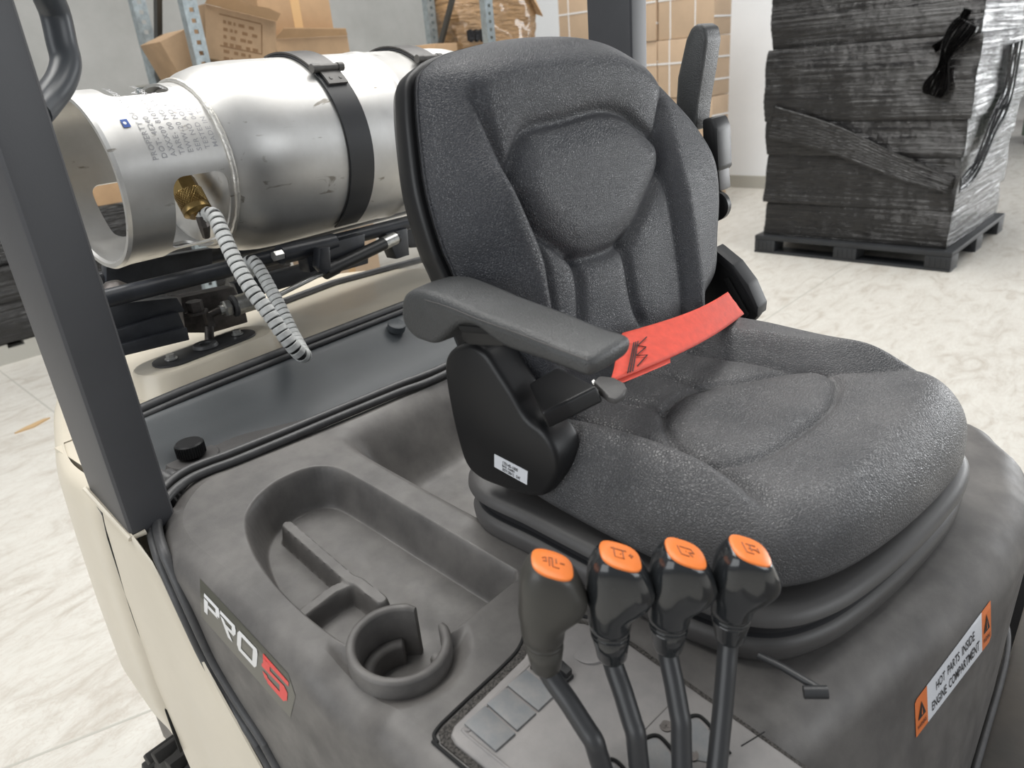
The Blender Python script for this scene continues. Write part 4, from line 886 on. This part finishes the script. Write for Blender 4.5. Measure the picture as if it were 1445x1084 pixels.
LB = np.array(sorted((y, x) for x, y in gl[0])); RB = np.array(sorted((y, x) for x, y in gl[1]))
def hc(u, v):
    xl = np.interp(v, LB[:, 0], LB[:, 1]); xr = np.interp(v, RB[:, 0], RB[:, 1])
    rf = .35+.65*sm((.50-v)/.18)
    h = (.018*sm((xl-u)/.035)+.024*sm((u-xr)/.035)*(.45+.55*sm((v-.12)/.12)))*rf
    h += -.008*np.exp(-(((u-.70)/.16)**2+((v-.33)/.13)**2))
    h += .004*sm((.20-v)/.10)+.009*sm((u-.60)/.22)*sm((.28-v)/.14)-.022*sm((v-.44)/.09)*sm((u-.78)/.06)
    sdh = sdpoly(u, v, gl[2]); h += -.004*sm(-sdh/.02)*0+.003*sm(-sdh/.03)
    for g, dp, w in ((gl[0], .0055, .0055), (gl[1], .0055, .005), (gl[2], .0045, .0045), (gl[3], .004, .0045), (gl[4], .004, .0045)):
        d = segd(u, v, g); h -= dp*np.exp(-(d/w)**2)+dp*.5*np.exp(-(d/(w*3))**2)
    return h
def fr_c(U, V_, H_): return [Vector((float(a), float(b2), rimz(a, b2)+.088+float(c_))) for a, b2, c_ in zip(U, V_, H_)]
oc_ = [(.502, .475), (.487, .42), (.479, .34), (.478, .26), (.494, .20), (.535, .158), (.60, .130), (.70, .108), (.80, .098), (.865, .108), (.900, .145), (.910, .22), (.912, .32), (.905, .42), (.885, .49), (.80, .515), (.69, .52), (.57, .51)]
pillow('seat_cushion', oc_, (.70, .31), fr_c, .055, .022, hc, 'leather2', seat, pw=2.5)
# backrest ------------------------------------------------------------
LN = .27; nb = Vector((0, -1, LN)).normalized(); vb = Vector((0, LN, 1)).normalized(); B0 = Vector((.70, .455, -.30))
def bk(px, py, off=0):
    p = pl(px, py, nb, nb.dot(B0)+off); d = p-B0; return (d.x, d.dot(vb))
bo2 = [bk(*p) for p in ((601, 105), (612, 88), (632, 74), (665, 63), (705, 54), (750, 49), (800, 49), (838, 57), (870, 75), (893, 93), (925, 130), (955, 165), (978, 205), (990, 240), (995, 290), (993, 345), (990, 400), (975, 435))]
print('back', [tuple(round(a, 3) for a in p) for p in bo2])
vt = bo2[-1][1]
bo2 += [(bo2[-1][0]-.03, vt-.035), (.05, vt-.045), (-.10, vt-.045), (-.175, vt-.03), (-.195, vt+.01)]+[bk(*p) for p in ((657, 394), (636, 344), (614, 265), (604, 190), (600, 140))]
of = -.0
gb = [[bk(*p) for p in ((636, 150), (645, 172), (665, 210), (690, 258), (705, 290), (718, 319), (736, 366), (744, 409), (752, 460), (757, 510))],
      [bk(*p) for p in ((905, 118), (903, 140), (900, 175), (900, 207), (907, 250), (920, 308), (934, 409), (936, 450))],
      [bk(*p) for p in ((693, 254), (702, 214), (718, 193), (762, 182), (812, 168), (848, 171), (875, 190), (900, 210), (905, 235), (900, 256), (880, 300), (859, 340), (840, 356), (812, 367), (793, 372), (778, 369), (750, 350), (722, 326), (705, 295))],
      [bk(*p) for p in ((783, 373), (787, 395), (789, 420), (790, 455))], [bk(*p) for p in ((853, 350), (857, 380), (861, 410), (868, 440), (876, 456))]]
gb = [sm2(g, 5) for g in gb]
GL = np.array(sorted((y, x) for x, y in gb[0])); GR = np.array(sorted((y, x) for x, y in gb[1]))
def hb(u, v):
    xl = np.interp(v, GL[:, 0], GL[:, 1]); xr = np.interp(v, GR[:, 0], GR[:, 1]); fl = sm((GL[-1, 0]+.01-v)/.12); fr_ = sm((GR[-1, 0]-.0-v)/.14)
    h = .020*sm((xl-u)/.035)*fl+.011*sm((u-xr)/.03)*fr_
    sdh = sdpoly(u, v, gb[2]); h += .004*sm(-sdh/.035)
    h += .010*sm((v-.22)/.08)
    for g, dp, w in ((gb[0], .006, .006), (gb[1], .005, .0055), (gb[2], .007, .0065), (gb[3], .006, .0065), (gb[4], .006, .007)):
        d = segd(u, v, g); h -= (dp*np.exp(-(d/w)**2)+dp*.6*np.exp(-(d/(w*3))**2))*sm((.335-v)/.05)
    return h
def fr_b(U, V_, H_): return [B0+Vector((float(a), 0, 0))+vb*float(b2)+nb*(float(c_)+.034) for a, b2, c_ in zip(U, V_, H_)]
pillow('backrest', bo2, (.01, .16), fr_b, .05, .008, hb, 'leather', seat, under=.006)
# shell behind
so = spline([(a, b2, 0) for a, b2 in bo2], 6, True); V = []; n = len(so); ce = Vector((.01, .16, 0))
shp = [(-.002, -.022), (.002, -.024), (.003, -.028), (.002, -.042), (-.003, -.052), (-.02, -.060), (-.06, -.066)]
for off, dn_ in shp:
    for j, p in enumerate(so):
        tn = (so[(j+1) % n]-so[j-1]).normalized(); nn = Vector((tn.y, -tn.x, 0)); nn = nn if nn.dot(p-ce) > 0 else -nn; q_ = p+nn*off
        V.append(B0+Vector((q_.x, 0, 0))+vb*q_.y+nb*dn_)
k = len(shp); mk('backrest_shell', V, [(j*n+i, j*n+(i+1) % n, (j+1)*n+(i+1) % n, (j+1)*n+i) for j in range(k-1) for i in range(n)]+[tuple(range(n)), tuple((k-1)*n+i for i in range(n))], 'black', seat, 50)
# near armrest --------------------------------------------------------
XA1 = .418
def ax_(P, X=XA1): return [PX(*p, X) for p in P]
top_ = [(566, 455), (564, 428), (574, 412), (600, 412), (633, 424), (677, 444), (733, 466), (790, 491), (832, 508)]
bot_ = [(829, 533), (800, 524), (760, 509), (713, 493), (690, 478), (668, 463), (645, 462), (628, 476), (612, 487), (597, 484), (580, 476)]
Wd = Vector((.056, 0, 0))
def armloft(P, wid, m, name, parent, r=.011, dome=.006):
    """closed side outline swept sideways with rounded shoulders"""
    Q = P; c = sum(Q, Vector())/len(Q); n = len(Q); V = []
    st = [(0, .006), (.001, .0035), (.0035, .001), (.008, 0), (wid*.5, -.001), (wid-.008, 0), (wid-.0035, .001), (wid-.001, .0035), (wid, .006)]
    for x_, ins in st:
        for j, p in enumerate(Q):
            tn = (Q[(j+1) % n]-Q[j-1]).normalized(); nn = Vector((0, tn.z, -tn.y))
            if j == 0: pass
            V.append(p+Vector((x_, 0, 0))-nn*ins*sg)
    k = len(st); return mk(name, V, [(j*n+i, j*n+(i+1) % n, (j+1)*n+(i+1) % n, (j+1)*n+i) for j in range(k-1) for i in range(n)]+[tuple(range(n)), tuple((k-1)*n+i for i in range(n))], m, parent, 50)
def signed(Q): return 1 if sum(Q[i-1].y*Q[i].z-Q[i].y*Q[i-1].z for i in range(len(Q))) > 0 else -1
A1 = spline(ax_(top_+bot_), 5, True)
sg = signed(A1)
arm = armloft(A1, .058, 'arm', 'armrest', seat)
q = MB(); q.prism(ax_([(646, 434), (690, 452), (705, 470), (712, 490), (660, 488), (650, 480)], XA1+.004), (.045, 0, 0), bev=.004); q.build('armrest_bracket', 'black', seat, 35)
q = MB(); q.tube([p+Vector((-.0005, 0, 0)) for p in spline(ax_([(600, 423), (633, 433), (677, 451), (733, 471), (800, 497), (830, 508)], XA1), 5)], .0006, 6); q.build('armrest_seam', 'base', seat)
q = MB(); q.prism(ax_([(645, 459), (700, 464), (706, 468), (704, 474), (650, 470)], XA1+.002), (.01, 0, 0), bev=.002); q.build('adjuster_slot', 'dark', seat)
# recliner cover ------------------------------------------------------
XC = .468
cvp = [(625, 520), (632, 497), (650, 487), (668, 488), (685, 500), (704, 528), (722, 556), (742, 590), (766, 610), (784, 640), (786, 672), (772, 696), (758, 703), (730, 698), (700, 688), (674, 676), (655, 655), (642, 615), (632, 570)]
C1 = spline(ax_(cvp, XC), 4, True); sg = signed(C1); armloft(C1, .042, 'black', 'recliner_cover', seat)
q = MB(); q.prism(ax_([(697, 490), (704, 489), (712, 540), (730, 575), (745, 600), (738, 605), (715, 570), (697, 530)], XC+.03), (.03, 0, 0), bev=.003); q.build('recliner_plate', 'black', seat)
q = MB(); q.prism([PX(*p, XC+.02) for p in ((702, 530), (716, 525), (727, 530), (730, 545), (716, 552), (712, 562), (704, 560))], (.02, 0, 0), bev=.003); q.build('recliner_lever', 'base', seat)
q = MB(); q.tube([PX(718, 573, XC+.03), PX(745, 565, XC+.05)], .014, 14); q.build('belt_stalk', 'black', seat)
# barcode sticker: white, printed (code square left out)
s4 = [PX(*p, XC-.0006) for p in ((697.5, 641), (744.5, 665.5), (743.5, 684.5), (697.5, 659))]
def sb(u, v, e=.0): return s4[0].lerp(s4[1], u).lerp(s4[3].lerp(s4[2], u), v)+Vector((-e, 0, 0))
b = MB(); b.add([sb(0, 0), sb(1, 0), sb(1, 1), sb(0, 1), sb(0, 0, -.004), sb(1, 0, -.004), sb(1, 1, -.004), sb(0, 1, -.004)], [(0, 1, 2, 3), (4, 5, 6, 7), (0, 1, 5, 4), (1, 2, 6, 5), (2, 3, 7, 6), (3, 0, 4, 7)], 0)
for s_, u0, u1, v0, v1 in (('170145-1000', .25, .72, .40, .16), ('B/N: A4001', .25, .62, .62, .44), ('20231206/12   D47', .25, .80, .90, .68)):
    V2, F2 = text2d(s_, 1, bold=.012); mx_ = max(v[0] for v in V2); b.add([sb(u0+(u1-u0)*x/mx_, v0+(v1-v0)*y/.72, .0004) for x, y in V2], F2, 1)
b.build('part_sticker', ['white_p', 'black_p'], seat, 0)
# buckle --------------------------------------------------------------
zb = -.262
bt = [PZ(746, 541, zb-.012), PZ(787, 518, zb-.004), PZ(842, 545, zb+.0), PZ(800, 566, zb-.006), PZ(764, 583, zb-.012)]
q = MB(); q.prism(bt, (.004, -.004, -.016), bev=.003, seg=3); q.build('belt_buckle', 'black', seat, 40)
tg_ = [PZ(837, 538, zb-.004), PZ(846, 530, zb-.004), PZ(866, 532, zb-.006), PZ(881, 540, zb-.008), PZ(885, 548, zb-.010), PZ(880, 557, zb-.012), PZ(868, 563, zb-.012), PZ(858, 560, zb-.011), PZ(845, 549, zb-.008)]
q = MB(); q.prism(tg_, (0, 0, -.006), bev=.002); q.build('belt_tongue', 'base', seat, 40)
q = MB(); q.prism([PZ(835, 538, zb-.006), PZ(838, 535, zb-.006), PZ(847, 551, zb-.010), PZ(842, 552, zb-.010)], (0, 0, -.003)); q.build('steel_edge', 'steel', seat)
# belt webbing: ribbon between tongue and retractor, two thin layers
eT = [PZ(878, 470, -.262), PX(1027, 412, .87)]; eB = [PZ(862, 539, zb-.010), PX(1050, 443, .89)]
V = []; nL, nW = 24, 10
for j in range(nL+1):
    t_ = j/nL
    for k in range(nW+1):
        s_ = k/nW; p = eT[0].lerp(eT[1], t_).lerp(eB[0].lerp(eB[1], t_), s_); p += Vector((0, -.012*math.sin(PI*t_), .0004*math.sin(s_*PI*5))); V.append(p)
o = mk('seat_belt', V, [(j*(nW+1)+k, j*(nW+1)+k+1, (j+1)*(nW+1)+k+1, (j+1)*(nW+1)+k) for j in range(nL) for k in range(nW)], 'red_belt', seat, 60)
s2 = o.modifiers.new('thick', 'SOLIDIFY'); s2.thickness = .0016; s2.offset = -1
V2 = [v+Vector((0, -.002, -.0045)) for j, v in enumerate(V) if j < 8*(nW+1)]
mk('belt_fold', V2, [(j*(nW+1)+k, j*(nW+1)+k+1, (j+1)*(nW+1)+k+1, (j+1)*(nW+1)+k) for j in range(7) for k in range(nW)], 'red_belt', seat, 60)
q = MB()
def bp_(t_, s_): return eT[0].lerp(eT[1], t_).lerp(eB[0].lerp(eB[1], t_), s_)+Vector((0, -.012*math.sin(PI*t_), 0))-ray(890, 510)*.0028
for k in range(3): q.tube([bp_(.085+.012*k, .32), bp_(.075+.012*k, .95)], .0007, 4)
q.tube([bp_(.16, .28), bp_(.11, .42), bp_(.16, .52), bp_(.11, .64), bp_(.17, .72), bp_(.12, .88)], .0006, 4); q.build('stitching', 'black_p', seat, 0)
# far retractor + raised armrest -------------------------------------
XR = .945
q = MB(); q.prism(ax_([(990, 345), (1006, 352), (1035, 378), (1053, 400), (1068, 430), (1070, 447), (1060, 458), (1030, 458), (985, 440), (975, 380)], XR), (.020, 0, 0), bev=.006); q.build('retractor_housing', 'black', seat, 40)
q = MB(); q.prism(ax_([(1006, 350), (1035, 374), (1056, 402), (1070, 434), (1069, 447), (1063, 440), (1048, 408), (1028, 384), (1006, 364)], XR-.006), (.032, 0, 0), bev=.003); q.build('retractor_rim', 'bellow', seat, 40)
q = MB(); q.prism(ax_([(1020, 393), (1027, 392), (1056, 444), (1050, 450)], XR-.008), (.004, 0, 0), bev=.001); q.build('belt_slot', 'dark', seat)
q = MB(); q.prism(ax_([(990, 290), (1000, 300), (1004, 340), (1008, 372), (1003, 380), (985, 372)], XR-.0), (.012, 0, 0), bev=.003); q.build('armrest_link', 'black', seat)
XF = .985
q = MB(); q.prism(ax_([(967, 56), (974, 40), (984, 32), (994, 38), (997, 56), (991, 100), (984, 143), (980, 186), (968, 184), (952, 160), (955, 110)], XF), (.046, 0, 0), bev=.008, seg=3)
fa = q.build('armrest', 'arm', seat, 50)
q = MB(); q.prism(ax_([(990, 168), (1006, 166), (1012, 182), (1015, 240), (1006, 250), (992, 245)], XF+.004), (.045, 0, 0), bev=.005); q.build('armrest_bracket', 'black', seat, 40)
q = MB(); q.prism(ax_([(994, 236), (1014, 234), (1017, 270), (1000, 276)], XF+.008), (.035, 0, 0), bev=.004); q.build('armrest_neck', 'base', seat, 40)
for dx in (0, .028):
    q = MB(); c = PX(1007, 292, XF+dx+.002); q.lathe(c, (1, 0, 0), [(0, .016), (.002, .021), (.012, .021), (.014, .016)], 28); q.build('pivot_disc', 'black', seat, 40)
# ================================================================== CYLINDER CRADLE, HOSE, STRUT
cr = MB(); cr.tube([PY(100, 433, 1.10), PY(143, 423, 1.105), PY(320, 380, 1.11), PY(608, 306, 1.12), PY(700, 283, 1.12)], .0135, 16); cradle = cr.build('cylinder_cradle', 'tube', fk, 60)
q = MB(); q.tube([PY(395, 360, 1.09), PY(420, 354, 1.09), PY(470, 342, 1.095)], .0165, 16); q.build('sleeve', 'tube', cradle)
q = MB(); q.tube([PY(140, 398, 1.30), PY(350, 350, 1.30), PY(640, 275, 1.32)], .016, 14); q.build('rear_rail', 'tube', cradle)
def bar(P, Y, dv, name, m='tube', bev=.002, par=None): q = MB(); q.prism([PY(*p, Y) for p in P], dv, bev=bev); return q.build(name, m, par or cradle, 35)
bar([(430, 352), (515, 330), (515, 362), (438, 385)], 1.08, (0, .03, 0), 'bracket_block')
bar([(150, 430), (250, 420), (262, 440), (200, 452), (190, 470), (150, 470)], 1.12, (0, .05, 0), 'bracket_plate')
bar([(150, 470), (252, 440), (262, 465), (158, 492)], 1.11, (0, .06, 0), 'bracket_rail'); bar([(158, 490), (264, 462), (268, 480), (166, 505)], 1.10, (0, .02, 0), 'bracket_rail')
bar([(545, 330), (575, 322), (578, 360), (560, 366)], 1.10, (0, .03, 0), 'bracket_post'); bar([(560, 325), (640, 300), (640, 345), (580, 350)], 1.20, (0, .03, 0), 'bracket_plate')
bar([(255, 420), (330, 405), (345, 430), (350, 455), (300, 470), (262, 470)], 1.17, (0, .03, 0), 'bracket_plate', 'darksteel'); bar([(330, 400), (520, 350), (520, 372), (340, 425)], 1.20, (0, .02, 0), 'bracket_rail')
bar([(150, 375), (300, 350), (300, 380), (150, 408)], 1.28, (0, .02, 0), 'bracket_plate')
c = PY(275, 432, 1.13); q = MB(); q.lathe(c, UP, [(-.012, .018), (-.008, .018), (-.008, .013), (.008, .013), (.008, 0)], 6); q.build('hex_bolt', 'darksteel', cradle, 20)
c = PY(160, 405, 1.17); q = MB(); q.lathe(c, UP, [(-.02, .022), (.0, .020), (.008, .010), (.009, 0)], 20); q.build('rubber_stop', 'darksteel', cradle)
# dark seal strip on the counterweight behind
q = MB(); q.tube([PZ(385, 432, -.405), PZ(470, 400, -.405), PZ(630, 357, -.405)], .008, 10); q.build('rubber_strip', 'rubber', fk)
# gas strut
gs = thing_none = None
A, B = PY(394, 416, 1.06), PY(462, 382, 1.065); C_, D_ = PY(458, 384, 1.065), PY(560, 335, 1.08)
q = MB(); q.tube([C_, C_.lerp(D_, .06), C_.lerp(D_, .14)], .0135, 16); q.tube([C_.lerp(D_, .1), D_], .0115, 16); gst = q.build('gas_strut', 'black', fk, 40)
q = MB(); q.tube([A, B], .0042, 12); q.build('piston_rod', 'steel', gst)
q = MB(); q.tube([C_.lerp(D_, .80), C_.lerp(D_, .97)], .0119, 16); q.build('foil_label', 'steel', gst)
q = MB(); q.prism([PY(x_, y_, 1.05) for x_, y_ in ((452, 350), (466, 348), (468, 380), (460, 388), (450, 378))], (0, .02, 0), bev=.003); q.build('strut_mount', 'tube', gst)
# fittings
q = MB(); q.tube([PY(296, 494, 1.145), PY(295, 460, 1.145)], .0075, 12); q.lathe(PY(295, 452, 1.145), UP, [(-.012, .0085), (.012, .0085)], 4); q.tube([PY(295, 445, 1.145), PY(312, 437, 1.14)], .006, 12); el = q.build('elbow_fitting', 'darksteel', fk, 35)
a0_, a1_ = PY(310, 438, 1.14), PY(366, 421, 1.13); dd = (a1_-a0_).normalized()
q = MB(); q.lathe(a0_, dd, [(0, .008), (.006, .008)], 12); q.lathe(a0_+dd*.006, dd, [(0, .013), (.003, .0145), (.010, .0145), (.013, .013)], 6); q.build('hex_nut', 'steel', el, 20)
q = MB(); q.lathe(a0_+dd*.022, dd, [(0, .018), (.004, .019), (.006, .018)], 24); q.build('rubber_washer', 'rubber', el)
q = MB(); q.lathe(a0_+dd*.028, dd, [(0, .0165), (.045, .0165), (.046, .0)], 24); q.build('filter_body', 'steel', el)
q = MB(); q.tube([PY(386, 362, 1.07), PY(398, 359, 1.07)], .0085, 6); q.build('hex_nut', 'steel', cradle, 20)
# straps
def strap(x, w, name='cylinder_strap'):
    q = MB(); r0, r1 = .1565, .1595; n = 60; V = []
    for k in range(n+1):
        a = math.radians(-150+300*k/n)
        for (xx, r_) in ((x-w/2, r0), (x-w/2, r1), (x+w/2, r1), (x+w/2, r0)): V.append(tp(xx, r_, a))
    q.add(V, [(k*4+i, k*4+(i+1) % 4, (k+1)*4+(i+1) % 4, (k+1)*4+i) for k in range(n) for i in range(4)]+[(0, 1, 2, 3), tuple(n*4+i for i in range(4))])
    s_ = q.build(name, 'strap', fk, 40); return s_
for x, w, a in ((.845, .052, math.radians(38)), (1.092, .052, math.radians(36))):
    s_ = strap(x, w)
    c = tp(x, .166, a); q = MB(); q.tube([c-AX*(w*.62), c-AX*(w*.35)], .0075, 14); q.tube([c-AX*(w*.4), c+AX*(w*.45)], .0062, 14); q.tube([c+AX*(w*.4), c+AX*(w*.62)], .0075, 14); q.build('latch_pin', 'straptop', s_, 40)
    q = MB(); V = []
    for j in range(6):
        aa = a+math.radians(2+2.0*j)
        for xx in (-w*.36, w*.42): V += [tp(x+xx, .1605, aa), tp(x+xx, .1645, aa)]
    q.add(V, [(j*4+1, j*4+3, j*4+7, j*4+5) for j in range(5)]+[(j*4, j*4+1, j*4+5, j*4+4) for j in range(5)]+[(j*4+2, j*4+3, j*4+7, j*4+6) for j in range(5)]+[(20, 21, 23, 22), (0, 1, 3, 2)])
    for xx in (-.008, .012): q.lathe(tp(x+xx, .1645, a+math.radians(8)), tp(0, 1, a+math.radians(8))-tp(0, 0, a+math.radians(8)), [(0, .0035), (.001, .003), (.001, 0)], 10)
    q.build('latch_plate', 'straptop', s_, 35)
    q = MB(); V = []   # upper lid of the strap, raised
    for j in range(14):
        aa = a-math.radians(4.0*j)
        for (xx, r_) in ((-w*.5, .1605), (-w*.5, .1635), (w*.5, .1635), (w*.5, .1605)): V.append(tp(x+xx, r_, aa))
    q.add(V, [(k*4+i, k*4+(i+1) % 4, (k+1)*4+(i+1) % 4, (k+1)*4+i) for k in range(13) for i in range(4)]+[(0, 1, 2, 3), (52, 53, 54, 55)]); q.build('strap_lid', 'straptop', s_, 35)
# hose: black core, pale spiral guard turns
def hose(P, r, name, pitch):
    Q = spline(P, 14); L = [0]
    for a, b2 in zip(Q[:-1], Q[1:]): L.append(L[-1]+(b2-a).length)
    q = MB(); q.tube(Q, r*.86, 14); hs = q.build(name, 'black', fk, 60)
    q = MB(); s_ = 0; L = np.array(L); QA = np.array([tuple(p) for p in Q])
    at = lambda t_: Vector([float(np.interp(t_, L, QA[:, i])) for i in range(3)])
    while s_+pitch < L[-1]:
        a, b2 = at(s_), at(s_+pitch*.86); d = (b2-a); q.tube([a, a.lerp(b2, .1), a.lerp(b2, .9), b2], [r*.92, r, r*1.03, r*.95], 18); s_ += pitch*random.uniform(.96, 1.04)
    q.build('spiral_guard', 'hose', hs, 40); return hs
H1 = [PY(286, 312, 1.095), PY(294, 302, 1.085), PY(303, 305, 1.07), PY(312, 325, 1.05), PY(330, 365, 1.02), PY(352, 405, .99), PY(378, 440, .965), PY(400, 472, .945), PY(416, 492, .935), PY(427, 502, .935), PY(430, 500, .95)]
H2 = [PY(430, 502, .95), PY(424, 490, .975), PY(413, 470, 1.0), PY(396, 435, 1.03), PY(380, 405, 1.055), PY(366, 380, 1.075), PY(356, 368, 1.09), PY(350, 372, 1.10), PY(350, 392, 1.115)]
hs = hose(H1, .0113, 'fuel_hose', .0108); hose(H2, .0102, 'fuel_hose', .0092)
# coupling: knurled brass sleeve
q = MB(); c0_ = vq0+vd*.006; Lc = (vq1-c0_).length
pr = [(0, .014), (.001, .0205), (Lc*.60, .0210), (Lc*.62, .0216), (Lc*.80, .0216), (Lc*.82, .0190), (Lc*.92, .015)]
q.lathe(c0_, vd, pr, 40)
a2 = vd.orthogonal().normalized(); b2_ = vd.cross(a2)
for k in range(30):
    for s_ in (-1, 1):
        P = [c0_+vd*(Lc*.04+Lc*.54*t_)+(a2*math.cos(2*PI*k/30+s_*t_*.9)+b2_*math.sin(2*PI*k/30+s_*t_*.9))*.0208 for t_ in np.linspace(0, 1, 7)]; q.tube(P, .0009, 4)
q.tube([vq1-vd*.006, vq1+vd*.012], .008, 8); q.build('brass_coupling', 'brass', hs, 40)
q = MB(); q.tube([PY(283, 305, 1.09), PY(288, 318, 1.09), PY(291, 334, 1.10)], [.008, .009, .006], 8); q.build('clamp', 'darksteel', hs, 30)
# ================================================================== TYRE, STEP
q = MB(); tc_ = Vector((.335, .99, FZ+.275)); q.lathe(tc_, (-1, 0, 0), [(-.09, .13), (-.09, .24), (-.075, .265), (-.05, .272), (.05, .272), (.075, .265), (.09, .24), (.09, .13)], 48); ty = q.build('tyre', 'tyre', fk, 35)
q = MB()
for k in range(24):
    a = 2*PI*k/24; R_ = Matrix.Rotation(a, 3, 'X')
    for s_ in (-1, 1):
        c = tc_+R_@Vector((0, .276, 0)); c.x += s_*.05; q.box(c-Vector((.038, .010, .013)), c+Vector((.038, .010, .013)), 0, R_, .003)
o = q.build('tread_lugs', 'tyre', ty, 30); tag(o, kind='stuff')
q = MB(); q.lathe(tc_, (-1, 0, 0), [(.06, .129), (.085, .125), (.07, .09), (.06, .0)], 32); q.build('wheel_rim', 'cream', ty)
q = MB(); q.prism([(.26, .025, -.80), (1.24, .025, -.80), (1.24, -.75, -.80), (.26, -.75, -.80)], (0, 0, -.03), bev=.006); q.build('floor_plate', 'mat', fk)
q = MB(); q.prism([(1.245, .10, -.79), (1.285, .10, -.79), (1.285, -.75, -.79), (1.245, -.75, -.79)], (0, 0, -.5), bev=.008); q.build('side_sill', 'pillar', fk)
q = MB(); q.prism([(.33, .84, -.8), (1.06, .84, -.8), (1.06, .10, -.8), (.40, .10, -.8)], (0, 0, -.45)); q.build('chassis', 'black', fk)
for o in (bpy.data.objects['fender'],): pass
for y in (.15,):
    q = MB(); c = Vector((.34, -.35, FZ+.34)); q.lathe(c, (-1, 0, 0), [(-.1, .15), (-.1, .30), (-.07, .335), (.07, .335), (.1, .30), (.1, .15)], 48); q.build('tyre', 'tyre', fk, 35)
    q = MB(); c = Vector((1.06, -.35, FZ+.34)); q.lathe(c, (-1, 0, 0), [(-.1, .15), (-.1, .30), (-.07, .335), (.07, .335), (.1, .30), (.1, .15)], 48); q.build('tyre', 'tyre', fk, 35)
    q = MB(); c = Vector((1.06, .99, FZ+.275)); q.lathe(c, (-1, 0, 0), [(-.09, .13), (-.09, .24), (-.075, .265), (.075, .265), (.09, .24), (.09, .13)], 48); q.build('tyre', 'tyre', fk, 35)
